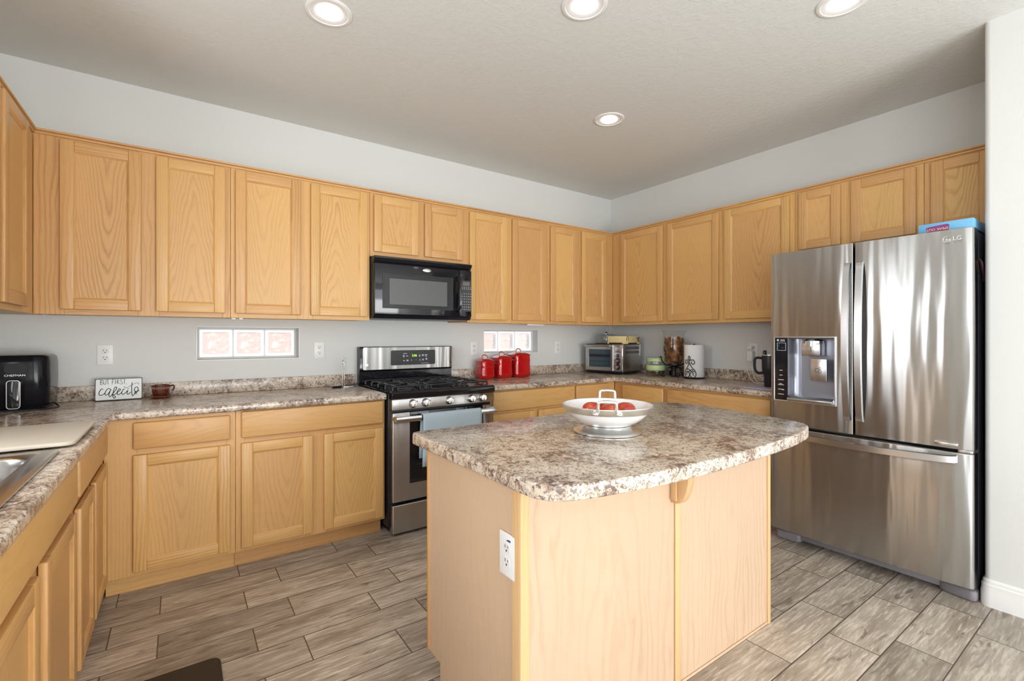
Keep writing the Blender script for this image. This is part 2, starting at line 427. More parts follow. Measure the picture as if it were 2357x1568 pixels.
def fruit_mat():
    m = mat('red_orange_fruit', rough=.18, coat=.4); g = G(m)
    v = g.n('TexCoord').outputs['Object']; rnd = g.n('ObjectInfo').outputs['Random']
    X, Y, Z = g.xyz(v)
    n = g.noise(g.vec(g.m('MULTIPLY', X, 30.0), g.m('MULTIPLY', Y, 30.0), g.m('ADD', g.m('MULTIPLY', Z, 9.0), g.m('MULTIPLY', rnd, 20.0))), 1.0, 3.0)
    g.color(g.ramp(n, [(.35, (.42, .020, .012)), (.58, (.52, .055, .024)), (.78, (.60, .24, .09))])); return m
M_fruit = fruit_mat()
def dried_mat():
    m = mat('dried_slices', rough=.55); g = G(m)
    v = g.n('TexCoord').outputs['Object']; rnd = g.n('ObjectInfo').outputs['Random']
    g.color(g.ramp(g.m('ADD', g.noise(v, 18, 3.0), g.m('MULTIPLY', g.m('SUBTRACT', rnd, .5), .3)), [(.32, (.020, .007, .006)), (.48, (.12, .040, .014)), (.62, (.30, .125, .026)), (.8, (.40, .20, .06))])); return m
M_dried = dried_mat()
def block_glass():
    m = bpy.data.materials.new('wavy_block_glass'); m.use_nodes = True; g = G.__new__(G); g.t = m.node_tree
    b = g.t.nodes['Principled BSDF']; g.b = b; g.out = g.t.nodes['Material Output']
    b.inputs['Base Color'].default_value = (1, 1, 1, 1); b.inputs['Transmission Weight'].default_value = 1.0
    b.inputs['Roughness'].default_value = .03; b.inputs['IOR'].default_value = 1.3
    v = g.n('TexCoord').outputs['Object']
    g.bump(g.noise(v, 13, 1.0, .4, 1.2), .42, .04); return m
M_block = block_glass()
def thin_glass(name, tint=(.95, .97, .97)):
    m = bpy.data.materials.new(name); m.use_nodes = True; t = m.node_tree; t.nodes.remove(t.nodes['Principled BSDF'])
    tr = t.nodes.new('ShaderNodeBsdfTransparent'); tr.inputs[0].default_value = (*tint, 1)
    gl = t.nodes.new('ShaderNodeBsdfGlossy'); gl.inputs['Roughness'].default_value = .03
    lw = t.nodes.new('ShaderNodeLayerWeight'); lw.inputs[0].default_value = .5
    pw = t.nodes.new('ShaderNodeMath'); pw.operation = 'POWER'; pw.inputs[1].default_value = 4.0; t.links.new(lw.outputs['Facing'], pw.inputs[0])
    fr = t.nodes.new('ShaderNodeMath'); fr.operation = 'MULTIPLY_ADD'; fr.inputs[1].default_value = .75; fr.inputs[2].default_value = .045; t.links.new(pw.outputs[0], fr.inputs[0])
    mx = t.nodes.new('ShaderNodeMixShader'); t.links.new(fr.outputs[0], mx.inputs[0]); t.links.new(tr.outputs[0], mx.inputs[1]); t.links.new(gl.outputs[0], mx.inputs[2])
    t.links.new(mx.outputs[0], t.nodes['Material Output'].inputs[0]); return m
M_glass = thin_glass('clear_thin_glass', (.955, .965, .97))

# ------------------------------------------------------------------ room
XL, ZC, ZK = -4.657, 2.70, .889          # left wall, ceiling height, counter height
WIN = [(-3.668, -3.088, 1.100, 1.301), (-1.590, -.994, 1.100, 1.304)]
def rect(x0, x1, y0, y1): return [(x0, y0), (x1, y0), (x1, y1), (x0, y1)]
struct('floor', MB().box(XL - .2, .3, -7.2, .2, -.12, 0), M_floor)
struct('ceiling', MB().box(XL - .2, .3, -7.2, .2, ZC, ZC + .15), M_ceil)
struct('wall_back', MB().prism(rect(XL - .2, .2, 0, ZC), 0, .19, 'y', holes=[rect(a, b, c, d) for a, b, c, d in WIN]), M_wall)
struct('wall_right', MB().box(0, .19, -3.0, 0, 0, ZC), M_wall)
struct('wall_left', MB().prism(rect(-7.2, 0, 0, ZC), XL - .12, XL, 'x', holes=[rect(-2.02, -1.48, 1.13, 2.07), rect(-6.6, -3.8, .35, 2.35)]), M_wall)
struct('wall_front', MB().prism(rect(XL, .19, 0, ZC), -7.12, -7.0, 'y', holes=[rect(-3.85, -.75, .02, 2.20)]), M_wall)
# the wall that ends the refrigerator recess, with a rounded drywall corner
rc = .022
pl = [(.19, -7.0), (-.70, -7.0)] + [(-.70 + rc - rc * math.cos(R(a)), -2.960 - rc + rc * math.sin(R(a))) for a in (0, 15, 30, 45, 60, 75, 90)] + [(.19, -2.960)]
struct('wall_side', MB().prism(pl, 0, ZC, 'z'), M_wall)
# baseboard round the wall end: stepped profile swept along the wall foot
prof = [(0, 0), (.016, 0), (.016, .066), (.0135, .074), (.0135, .098), (.009, .106), (.009, .114), (.004, .122), (0, .124)]
path = [(-.70, -6.99, -1, 0)] + [(-.70 + rc - rc * math.cos(R(a)), -2.960 - rc + rc * math.sin(R(a)), -math.cos(R(a)), math.sin(R(a))) for a in (0, 22, 45, 67, 90)] + [(-.60, -2.960, 0, 1)]
struct('baseboard_side', MB().loft([[(x + nx * p[0], y + ny * p[0], p[1]) for p in prof] for x, y, nx, ny in path]), M_trim, ang=25)
# frames of the openings behind and beside the camera
fm = MB()
for y in (-2.02, -1.505): fm.box(XL - .10, XL - .05, y, y + .025, 1.13, 2.07)
fm.box(XL - .10, XL - .05, -2.02, -1.48, 1.13, 1.16); fm.box(XL - .10, XL - .05, -2.02, -1.48, 2.04, 2.07)
struct('window_3', fm, M_frame)
fm = MB()
for y in (-6.6, -5.70, -4.75, -3.84): fm.box(XL - .10, XL - .04, y, y + .04, .35, 2.35)
for z in (.35, 2.31): fm.box(XL - .10, XL - .04, -6.6, -3.8, z, z + .04)
struct('window_4', fm, M_frame)
fm = MB()
for x in (-3.85, -2.33, -.81): fm.box(x, x + .06, -7.10, -7.02, .02, 2.2)
for z in (.02, 2.14): fm.box(-3.85, -.75, -7.10, -7.02, z, z + .06)
struct('window_5', fm, M_frame)
# the block wall of the side yard that shows pink through the glass blocks
struct('wall_yard', MB().box(-6.0, 1.5, 1.15, 1.30, -.1, 1.75), M_brick)
struct('ground', MB().box(-6.0, 1.5, .19, 1.15, -.12, -.02), M_brick)

# glass-block windows in the back wall
M_edge = mat('glowing_block_rim', (.85, .85, .86), .25, emit=(1.0, .965, .97), es=.36)  # added emission stands in for daylight carried by the block edges
def block_window(nm, x0, x1, z0, z1):
    b = MB()                                              # white strip round the recess: highlight of the drywall edge put into its colour
    t, d = .008, .004
    b.box(x0 - t, x1 + t, -d, .0, z1, z1 + t, .002); b.box(x0 - t, x1 + t, -d, .0, z0 - t, z0, .002)
    b.box(x0 - t, x0, -d, .0, z0, z1, .002); b.box(x1, x1 + t, -d, .0, z0, z1, .002)
    f = struct(nm, b, M_trim)
    ya, yb = .085, .165; w = .013
    v = MB()
    v.box(x0, x1, ya - .006, yb, z0, z0 + w); v.box(x0, x1, ya - .006, yb, z1 - w, z1)
    v.box(x0, x0 + w, ya - .006, yb, z0 + w, z1 - w); v.box(x1 - w, x1, ya - .006, yb, z0 + w, z1 - w)
    L = (x1 - x0 - 2 * w) / 3
    sub(f, v, 'reveal_lip', M_wall); v = MB()
    for i in (1, 2): v.box(x0 + w + i * L - .005, x0 + w + i * L + .005, ya + .004, yb, z0 + w, z1 - w, .003)
    sub(f, v, 'block_joints', M_frame)
    for i in range(3):
        a = x0 + w + i * L + (.005 if i else 0); c = x0 + w + (i + 1) * L - (.005 if i < 2 else 0)
        p = MB().box(a + .017, c - .017, ya + .006, yb - .006, z0 + w + .017, z1 - w - .017, .008, 3)
        pb = sub(f, p, 'glass_block', M_block)
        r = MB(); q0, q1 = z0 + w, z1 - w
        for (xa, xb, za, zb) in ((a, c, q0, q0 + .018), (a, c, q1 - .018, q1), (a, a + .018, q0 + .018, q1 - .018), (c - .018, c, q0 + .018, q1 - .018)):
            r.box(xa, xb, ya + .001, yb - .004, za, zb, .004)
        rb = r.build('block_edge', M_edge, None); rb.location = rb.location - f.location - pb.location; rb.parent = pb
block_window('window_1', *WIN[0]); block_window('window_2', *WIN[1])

# recessed ceiling lights
def downlight(x, y, label):
    t = thing('recessed_light', label, 'ceiling light', (x, y, ZC), 0, 'recessed lights in the ceiling')
    MB().lathe([(.100, 0), (.100, -.003), (.094, -.006), (.084, -.006), (.080, -.002), (.080, 0)], seg=48).build('trim_ring', M_trim, t)
    MB().lathe([(.082, -.004), (.074, -.0035), (.062, -.002), (.052, -.0005)], seg=48).build('baffle', M_white, t)
    MB().lathe([(0, -.010), (.030, -.0095), (.050, -.006), (.054, -.001)], seg=48).build('lens', M_lens, t)
downlight(-3.208, -1.286, 'round recessed ceiling light above the counter with the coffee sign')
downlight(-2.301, -1.978, 'round recessed ceiling light straight above the island bowl')
downlight(-1.394, -2.639, 'round recessed ceiling light nearest the tall refrigerator')
downlight(-1.402, -1.284, 'smallest-looking recessed ceiling light, alone in the middle of the far ceiling')

# ------------------------------------------------------------------ cabinets
def door(root, x0, x1, z0, z1, yf, kind='door', st=.053):
    """overlay door: two stiles and two rails, with the flat panel as a sub-part; yf = face of the frame"""
    a, b = yf - .0215, yf - .0022
    if kind == 'drawer':
        return MB().box(x0, x1, a, b, z0, z1, .007, 3).build('drawer', M_oakd, root)
    m = MB()
    m.box(x0, x0 + st, a, b, z0, z1, .004, 3, 0); m.box(x1 - st, x1, a, b, z0, z1, .004, 3, 0)
    m.box(x0 + st - .0005, x1 - st + .0005, a + .0004, b, z1 - st, z1, .004, 3, 1); m.box(x0 + st - .0005, x1 - st + .0005, a + .0004, b, z0, z0 + st, .004, 3, 1)
    # sloped inner bead
    i0, i1, j0, j1, w = x0 + st, x1 - st, z0 + st, z1 - st, .007
    m.prism([(i0 - .001, a + .0025), (i0 - .001, b), (i0 + w, b), (i0 + w, a + .0085)], j0, j1, 'z', mat=0)
    m.prism([(i1 + .001, a + .0025), (i1 + .001, b), (i1 - w, b), (i1 - w, a + .0085)], j0, j1, 'z', mat=0)
    m.prism([(a + .0025, j0 - .001), (b, j0 - .001), (b, j0 + w), (a + .0085, j0 + w)], i0, i1, 'x', mat=1)
    m.prism([(a + .0025, j1 + .001), (b, j1 + .001), (b, j1 - w), (a + .0085, j1 - w)], i0, i1, 'x', mat=1)
    d = m.build('door', [M_oakv, M_oakh], root)
    sub(d, MB().box(i0 + .001, i1 - .001, a + .010, b - .001, j0 + .001, j1 - .001), 'panel', M_oakp)
    return d

def cabinet(name, label, cat, loc, rot, x0, x1, z0, z1, yf, fronts, group, cx0=None, cx1=None, toe=0, crown=False, ctop=None):
    """x0..x1 face frame, cx0..cx1 carcass (a blind corner is deeper), yf face of the frame (negative), fronts: (kind, x0, x1, z0, z1)"""
    t = thing(name, label, cat, loc, rot, group)
    cx0 = x0 if cx0 is None else cx0; cx1 = x1 if cx1 is None else cx1
    c = MB(); e = .0008
    c.box(cx0 + e, cx1 - e, yf + .020, -.002, z0 + .006, ctop or z1 - .002)
    c.build('carcass', M_oaks, t)
    f = MB(); ya, yb = yf, yf + .0195
    spans = sorted(set([(a, b) for k, a, b, _, _ in fronts]))
    # stiles: every gap between neighbouring fronts, reaching 15 mm under them
    xs = sorted((a, b) for k, a, b, _, _ in fronts if k == 'door') or sorted((a, b) for k, a, b, _, _ in fronts)
    cuts = [x0 + e]
    for (a, b) in xs: cuts += [a + .015, b - .015]
    cuts.append(x1 - e)
    for i in range(0, len(cuts), 2):
        if cuts[i + 1] - cuts[i] > .004: f.box(cuts[i], cuts[i + 1], ya, yb, z0, z1, .0012, 1, 0)
    zs = sorted(set([z for _, _, _, z, _ in fronts] + [z for _, _, _, _, z in fronts]))
    lo, hi = zs[0], zs[-1]
    rails = [(z0, lo + .015), (hi - .015, z1)]
    mids = sorted((za, zb) for _, _, _, za, zb in fronts)
    for (pa, pb), (qa, qb) in zip(mids, mids[1:]):
        if qa > pb: rails.append((pb - .015, qa + .015))
    for za, zb in sorted(set(rails)):
        for i in range(1, len(cuts) - 1, 2):
            f.box(cuts[i], cuts[i + 1], ya + .0003, yb, za, zb, .0012, 1, 1)
    f.build('face_frame', [M_oakv, M_oakh], t)
    for k, a, b, za, zb in fronts: door(t, a, b, za, zb, yf, k)
    if crown:
        h = z1
        MB().prism([(yf - .0005, h - .024), (yf - .006, h - .024), (yf - .008, h - .021), (yf - .008, h - .016), (yf - .003, h - .0135), (yf - .003, h - .0115), (yf - .013, h - .009), (yf - .015, h - .006), (yf - .015, h - .002), (yf - .013, h), (yf + .02, h), (yf + .02, h - .009), (yf - .0005, h - .009)], x0, x1, 'x').build('crown_strip', M_oakh, t)
    if toe:
        MB().box(cx0 + e, cx1 - e, yf + .075, yf + .090, .0, z0 + .005).build('toe_kick', M_oaks, t)
    return t

ZU0, ZU1, UY = 1.3525, 2.245, -.325
DU0, DU1 = 1.378, 2.210
def D(a, b, z0=DU0, z1=DU1): return ('door', a, b, z0, z1)
GU, GB = 'oak wall cabinets', 'oak base cabinets'
cabinet('wall_cabinet', 'oak wall cabinet above the coffee sign, in the dark inside corner', 'wall cabinet', (0, 0, 0), 0, -4.332, -3.516, ZU0, ZU1, UY,
        [D(-4.236, -3.922), D(-3.860, -3.543)], GU, crown=True)
cabinet('wall_cabinet', 'oak two-door wall cabinet next to the microwave, over the wide glass-block window', 'wall cabinet', (0, 0, 0), 0, -3.516, -2.703, ZU0, ZU1, UY,
        [D(-3.493, -3.141), D(-3.082, -2.723)], GU, crown=True)
cabinet('wall_cabinet', 'short oak wall cabinet with two small doors directly above the microwave', 'wall cabinet', (0, 0, 0), 0, -2.703, -1.944, 1.790, ZU1, UY,
        [D(-2.678, -2.355, 1.823), D(-2.305, -1.989, 1.823)], GU, crown=True)
cabinet('wall_cabinet', 'oak two-door wall cabinet hanging above the three red canisters', 'wall cabinet', (0, 0, 0), 0, -1.944, -1.146, ZU0, ZU1, UY,
        [D(-1.932, -1.578), D(-1.526, -1.173)], GU, crown=True)
cabinet('wall_cabinet', 'oak wall cabinet with two narrow doors filling the far inside corner', 'wall cabinet', (0, 0, 0), 0, -1.146, -.325, ZU0, ZU1, UY,
        [D(-1.119, -.806), D(-.747, -.429)], GU, cx1=-.002, crown=True)
RB = R(-90)
cabinet('wall_cabinet', 'oak two-door wall cabinet above the toaster oven and the glass vase', 'wall cabinet', (0, 0, 0), RB, .325, 1.452, ZU0, ZU1, UY,
        [D(.439, .910), D(.959, 1.427)], GU, crown=True)
cabinet('wall_cabinet', 'oak single-door wall cabinet between the vase and the refrigerator', 'wall cabinet', (0, 0, 0), RB, 1.452, 1.976, ZU0, ZU1, UY,
        [D(1.477, 1.945)], GU, crown=True)
cabinet('wall_cabinet', 'short oak wall cabinet with two doors of unequal width over the refrigerator', 'wall cabinet', (0, 0, 0), RB, 1.976, 2.655, 1.800, ZU1, UY,
        [D(2.003, 2.250, 1.827), D(2.307, 2.623, 1.827)], GU, crown=True)
cabinet('wall_cabinet', 'short oak single-door wall cabinet against the wall end, above the game box', 'wall cabinet', (0, 0, 0), RB, 2.655, 2.957, 1.800, ZU1, UY,
        [D(2.687, 2.935, 1.827)], GU, crown=True)
# left-hand wall: local x runs along +y
cabinet('wall_cabinet', 'oak wall cabinet on the sink side, cut by the edge of the picture', 'wall cabinet', (XL, 0, 0), R(90), -1.26, UY, ZU0, ZU1, UY,
        [D(-1.235, -.908), D(-.854, -.496)], GU, cx1=-.002, crown=True)

BY, ZB0, ZB1 = -.610, .100, .850
T0, T1, W0, W1 = .120, .677, .705, .832
cabinet('base_cabinet', 'oak base cabinet with one drawer over one door, under the coffee sign', 'base cabinet', (0, 0, 0), 0, -4.046, -3.515, ZB0, ZB1, BY,
        [('drawer', -3.938, -3.540, W0, W1), D(-3.938, -3.540, T0, T1)], GB, toe=1)
cabinet('base_cabinet', 'oak base cabinet with a wide drawer over two doors, beside the range', 'base cabinet', (0, 0, 0), 0, -3.515, -2.703, ZB0, ZB1, BY,
        [('drawer', -3.489, -2.719, W0, W1 + .012), D(-3.489, -3.133, T0, T1), D(-3.071, -2.717, T0, T1)], GB, toe=1)
cabinet('base_cabinet', 'oak base cabinet with a wide drawer, under the red canisters', 'base cabinet', (0, 0, 0), 0, -1.928, -1.100, ZB0, ZB1, BY,
        [('drawer', -1.905, -1.112, W0 - .008, W1 + .008), D(-1.905, -1.515, T0, T1), D(-1.480, -1.112, T0, T1)], GB, toe=1)
cabinet('base_cabinet', 'oak corner base cabinet whose drawer front is seen above the bowl', 'base cabinet', (0, 0, 0), 0, -1.100, -.612, ZB0, ZB1, BY,
        [('drawer', -1.085, -.700, W0 - .008, W1 + .008), D(-1.085, -.700, T0, T1)], GB, cx1=-.002, toe=1)
cabinet('base_cabinet', 'oak base cabinet under the toaster oven and the green-lidded jar', 'base cabinet', (0, 0, 0), RB, .612, 1.150, ZB0, ZB1, BY,
        [('drawer', .715, 1.130, W0, W1), D(.715, 1.130, T0, T1)], GB, toe=1)
cabinet('base_cabinet', 'oak base cabinet with a wide drawer, touching the refrigerator', 'base cabinet', (0, 0, 0), RB, 1.150, 1.985, ZB0, ZB1, BY,
        [('drawer', 1.172, 1.962, W0, W1), D(1.172, 1.555, T0, T1), D(1.580, 1.962, T0, T1)], GB, toe=1)
cabinet('base_cabinet', 'oak base cabinet beside the cutting board with a drawer over two narrow doors', 'base cabinet', (XL, 0, 0), R(90), -1.398, -.613, ZB0, ZB1, BY,
        [('drawer', -1.375, -.662, W0, W1), D(-1.362, -1.048, T0, T1 - .012), D(-1.016, -.662, T0, T1 - .012)], GB, cx1=-.002, toe=1)
cabinet('sink_cabinet', 'oak sink base cabinet with a long false drawer front over two doors', 'base cabinet', (XL, 0, 0), R(90), -2.42, -1.398, ZB0, ZB1, BY,
        [('drawer', -2.39, -1.428, W0, W1), D(-2.39, -1.925, T0, T1), D(-1.850, -1.440, T0, T1)], GB, toe=1, ctop=.66)

# ------------------------------------------------------------------ counters
def front_edge(test):
    return lambda e: all(abs(v.co.z - ZK) < 1e-4 or abs(v.co.z - (ZK - .038)) < 1e-4 for v in e.verts) and abs(e.verts[0].co.z - e.verts[1].co.z) < 1e-4 and all(test(v.co) for v in e.verts)
t = thing('countertop', 'brown speckled L-shaped countertop holding the sink, from the wall to the range', 'countertop', (-3.6, -.3, ZK))
SK = (-4.560, -4.085, -2.265, -1.515)      # sink cut-out
m = MB().prism([(XL + .002, -.002), (XL + .002, -2.44), (-4.009, -2.44), (-4.009, -.648), (-2.706, -.648), (-2.706, -.002)], ZK - .038, ZK, 'z', holes=[rrect(SK[0], SK[1], SK[2], SK[3], .05)],
               bev=.012, seg=4, edge=front_edge(lambda c: (c.x > -4.012 and c.y < -.64)))
def local(mb, root):
    for v in mb.bm.verts: v.co -= root.location
    return mb
local(m, t).build('worktop', M_gran, t, ang=50)
local(MB().box(XL + .003, -2.706, -.021, -.002, ZK + .0005, .971, .004, 2), t).build('backsplash', M_gran, t)
local(MB().box(XL + .002, XL + .021, -2.44, -.022, ZK + .0005, .971, .004, 2), t).build('backsplash', M_gran, t)
t = thing('countertop', 'brown speckled L-shaped countertop in the far corner, from the range to the refrigerator', 'countertop', (-.6, -.5, ZK))
m = MB().prism([(-1.925, -.002), (-.002, -.002), (-.002, -1.992), (-.648, -1.992), (-.648, -.648), (-1.925, -.648)], ZK - .038, ZK, 'z',
               bev=.012, seg=4, edge=front_edge(lambda c: c.x < -.64 and c.y < -.64))
local(m, t).build('worktop', M_gran, t, ang=50)
local(MB().box(-1.925, -.022, -.021, -.002, ZK + .0005, .971, .004, 2), t).build('backsplash', M_gran, t)
local(MB().box(-.021, -.002, -1.992, -.002, ZK + .0005, .971, .004, 2), t).build('backsplash', M_gran, t)

# ------------------------------------------------------------------ island
IX0, IX1, IY0, IY1 = -3.000, -1.657, -2.450, -1.885
t = thing('kitchen_island', 'kitchen island with pale wood-grain panels and a speckled rounded top', 'kitchen island', ((IX0 + IX1) / 2, -2.2, 0))
def L(mb): return local(mb, t)
c = MB()
c.box(IX0 + .006, IX1 - .006, IY0 + .006, IY1 + .0, .10, .849)
c.box(IX0 + .006, IX1 - .006, IY0 + .006, IY1 - .085, .0, .10)
L(c).build('carcass', M_oaks, t)
side = [(IY0, 0), (IY1 - .088, 0), (IY1 - .088, .085), (IY1, .085), (IY1, .849), (IY0, .849)]
L(MB().prism(side, IX0, IX0 + .006, 'x')).build('end_panel', M_lam, t)
L(MB().prism(side, IX1 - .006, IX1, 'x')).build('end_panel', M_lam, t)
L(MB().box(IX0, -2.311, IY0 - .004, IY0 + .004, 0, .849)).build('front_panel', M_lam, t)
L(MB().box(-2.311, IX1, IY0 - .004, IY0 + .004, 0, .849)).build('front_panel', M_lam, t)
q = .034
cp = [(IX0 - .006, IY0 + .028), (IX0 - .006, IY0 - .006)] + [(IX0 - .006 + .002, IY0 - .010), (IX0 + .024, IY0 - .010), (IX0 + .026, IY0 - .008), (IX0 + .026, IY0 - .0035), (IX0 - .0005, IY0 - .0035), (IX0 - .0005, IY0 + .028)]
L(MB().prism(cp, 0, .849, 'z')).build('corner_trim', M_oakt, t)
L(MB().box(-2.327, -2.295, IY0 - .011, IY0 - .004, 0, .70, .003, 2)).build('batten', M_oakt, t)
L(MB().prism([(IX1 - .020, IY0 - .0045), (IX1 - .020, IY0 - .009), (IX1 + .003, IY0 - .009), (IX1 + .005, IY0 - .007), (IX1 + .005, IY0 + .02), (IX1 + .0005, IY0 + .02), (IX1 + .0005, IY0 - .0045)], 0, .849, 'z')).build('corner_trim', M_oakt, t)
L(MB().box(IX0 - .004, IX0 + .012, IY1 - .0005, IY1 + .016, .085, .849, .003, 2)).build('face_stile', M_oakv, t)
L(MB().box(-2.290, IX1 - .022, IY0 - .009, IY0 - .0045, 0, .011, .002, 2)).build('shoe_strip', M_lam, t)
# far side of the island: doors facing the range
fs = t
for a, b in ((-2.955, -2.345), (-2.295, -1.70)):
    dm = MB(); y0, y1 = IY1 + .0005, IY1 + .019
    for s in (0, 1):
        xa = a + s * (b - a - .053); dm.box(xa, xa + .053, y0, y1, .12, .66, .004, 2)
    dm.box(a + .053, b - .053, y0, y1, .12, .173, .004, 2); dm.box(a + .053, b - .053, y0, y1, .607, .66, .004, 2); dm.box(a + .05, b - .05, y0, y1 - .008, .17, .61)
    L(dm).build('door', M_oakv, t)
    L(MB().box(a, b, y0, y1, .69, .82, .006, 2)).build('drawer', M_oakd, t)
# bracket carrying the overhang
br = [(IY0 - .005, .849), (-2.523, .849), (-2.523, .772)] + [(IY0 - .022 - .051 * math.cos(R(a)), .772 - .112 * math.sin(R(a))) for a in (15, 35, 55, 75, 90)] + [(IY0 - .005, .660)]
b = MB().prism(br, -2.343, -2.306, 'x', bev=.003)
b.box(-2.352, -2.343, IY0 - .030, IY0 - .0045, .672, .849, .003, 2)
L(b).build('bracket', M_oakt, t)
# rounded top
fr = spline([(-2.985, -2.652, 0), (-2.88, -2.676, 0), (-2.70, -2.700, 0), (-2.50, -2.710, 0), (-2.30, -2.708, 0), (-2.10, -2.700, 0), (-1.93, -2.686, 0), (-1.80, -2.664, 0)], 4)
out = [(-3.060, -1.870), (-3.058, -2.30)] + [(p[0], p[1]) for p in spline([(-3.060, -2.53, 0), (-3.055, -2.585, 0), (-3.030, -2.630, 0)], 4)] + [(p.x, p.y) for p in fr]
out += [(p[0], p[1]) for p in spline([(-1.745, -2.648, 0), (-1.69, -2.620, 0), (-1.655, -2.575, 0), (-1.625, -2.48, 0), (-1.590, -2.32, 0), (-1.560, -2.16, 0), (-1.555, -2.02, 0), (-1.575, -1.93, 0), (-1.62, -1.87, 0), (-1.69, -1.842, 0)], 4)]
out += [(-3.032, -1.842), (-3.050, -1.850)]
L(MB().prism(out, ZK - .040, ZK, 'z', bev=.006, seg=3, edge=lambda e: abs(e.verts[0].co.z - e.verts[1].co.z) < 1e-4)).build('worktop', M_gran, t, ang=50)
# ------------------------------------------------------------------ range
RX0, RX1 = -2.692, -1.934
t = thing('gas_range', 'stainless freestanding gas range with black grates between the base cabinets', 'range', ((RX0 + RX1) / 2, -.35, 0))
def L(mb): return local(mb, t)
cx = (RX0 + RX1) / 2
b = MB(); b.box(RX0, RX1, -.640, -.030, .045, .885, .004)
b.box(RX0 + .03, RX1 - .03, -.60, -.05, .0, .046)
L(b).build('body', M_blkm, t)
d = L(MB().box(RX0 + .010, RX1 - .004, -.690, -.641, .018, .192, .006, 3)).build('storage_drawer', M_steel, t)
# oven door
dr = L(MB().box(RX0 + .010, RX1 - .004, -.690, -.641, .212, .768, .006, 3)).build('oven_door', M_steel, t)
gx0, gx1, gz0 = -2.570, -2.028, .318
sub(dr, L(MB().box(gx0, gx1, -.6925, -.680, gz0, .7685, .003, 2)), 'window', M_oveng)
rk = MB()
for z in (.43, .50, .57):
    rk.box(gx0 + .05, gx1 - .05, -.6930, -.6925, z, z + .003)
sub(dr, L(rk), 'rack_lines', M_dark)
hp = [(RX0 + .020, -.689, .732), (RX0 + .020, -.715, .733), (RX0 + .026, -.736, .734), (RX0 + .050, -.745, .734), (cx, -.749, .734), (RX1 - .050, -.745, .734), (RX1 - .022, -.736, .734), (RX1 - .016, -.715, .733), (RX1 - .016, -.689, .732)]
sub(dr, L(MB().tube(spline(hp, 5), .0185, 12, flat=.45, up=(0, 0, 1))), 'handle', M_satin)
# control panel with five knobs
cp = L(MB().prism([(-.640, .786), (-.697, .786), (-.690, .852), (-.640, .852)], RX0 + .006, RX1 - .002, 'x', bev=.004)).build('control_panel', M_steel2, t)
for x in (-2.552, -2.463, -2.293, -2.124, -2.037):
    M = Tm(x, -.694, .820, 90 - 6)
    k = L(MB().lathe([(0, .030), (.019, .030), (.022, .027), (.0225, .012), (.026, .008), (.027, .0), (0, 0)], seg=32, M=M)).build('knob', M_silver, t)
    g_ = MB().box(-.0055, .0055, -.021, .021, .029, .038, .003, 2, M=Tm(x, -.694, .820, 90 - 6))
    sub(k, L(g_), 'grip', M_silver)
    mk = MB().box(x + .029, x + .035, -.6958, -.6940, .828, .834)
    sub(cp, L(mk), 'burner_mark', M_dark)
# cooktop, burners, grates
L(MB().prism([(-.055, .902), (-.055, .884), (-.692, .853), (-.700, .858), (-.700, .888), (-.690, .900), (-.665, .903), (-.655, .897), (-.075, .897)], RX0 + .004, RX1, 'x', bev=.002, seg=1)).build('cooktop', M_blk, t)
for x, y, r in ((-2.52, -.53, .047), (-2.52, -.23, .038), (cx, -.38, .055), (-2.11, -.53, .042), (-2.11, -.23, .047)):
    bu = L(MB().lathe([(r * 1.25, 0), (r * 1.25, .004), (r, .008), (r * .92, .014), (0, .014)], (x, y, .896), 28)).build('burner', M_dark, t)
    sub(bu, L(MB().lathe([(r * .8, .014), (r * .8, .020), (r * .7, .023), (0, .023)], (x, y, .896), 28)), 'burner_cap', M_iron)
def grate(xa, xb, centers):
    m = MB(); ya, yb = -.640, -.110; zt = .926; rr = .0065
    for y in (ya, ya + (yb - ya) * .25, (ya + yb) / 2, ya + (yb - ya) * .75, yb):
        gap = None
        for (bx, by) in centers:
            if abs(by - y) < .03: gap = bx
        ends = [(xa, y, .900), (xa + .002, y, zt - .010), (xa + .012, y, zt)]
        ende = [(xb - .012, y, zt), (xb - .002, y, zt - .010), (xb, y, .900)]
        if gap is None: m.tube(spline(ends + [((xa + xb) / 2, y, zt)] + ende, 3), rr, 8)
        else:
            m.tube(spline(ends + [(gap - .035, y, zt)], 3), rr, 8); m.tube(spline([(gap + .035, y, zt)] + ende, 3), rr, 8)
    for x in (xa + .035, xb - .035):
        m.tube([(x, ya, .898), (x, ya - .001, zt - .003), (x, ya + .02, zt - .002), (x, yb - .02, zt - .002), (x, yb, .900)], rr, 8)
    for (bx, by) in centers:
        for sy in (-1, 1):
            m.tube([(bx, by + sy * .035, zt), (bx, by + sy * .1325, zt)], rr, 8)
    return L(m).build('grate', M_iron, t)
grate(RX0 + .030, cx - .128, [(-2.52, -.5075), (-2.52, -.2425)])
grate(cx - .120, cx + .120, [(cx, -.375)])
grate(cx + .128, RX1 - .028, [(-2.11, -.5075), (-2.11, -.2425)])
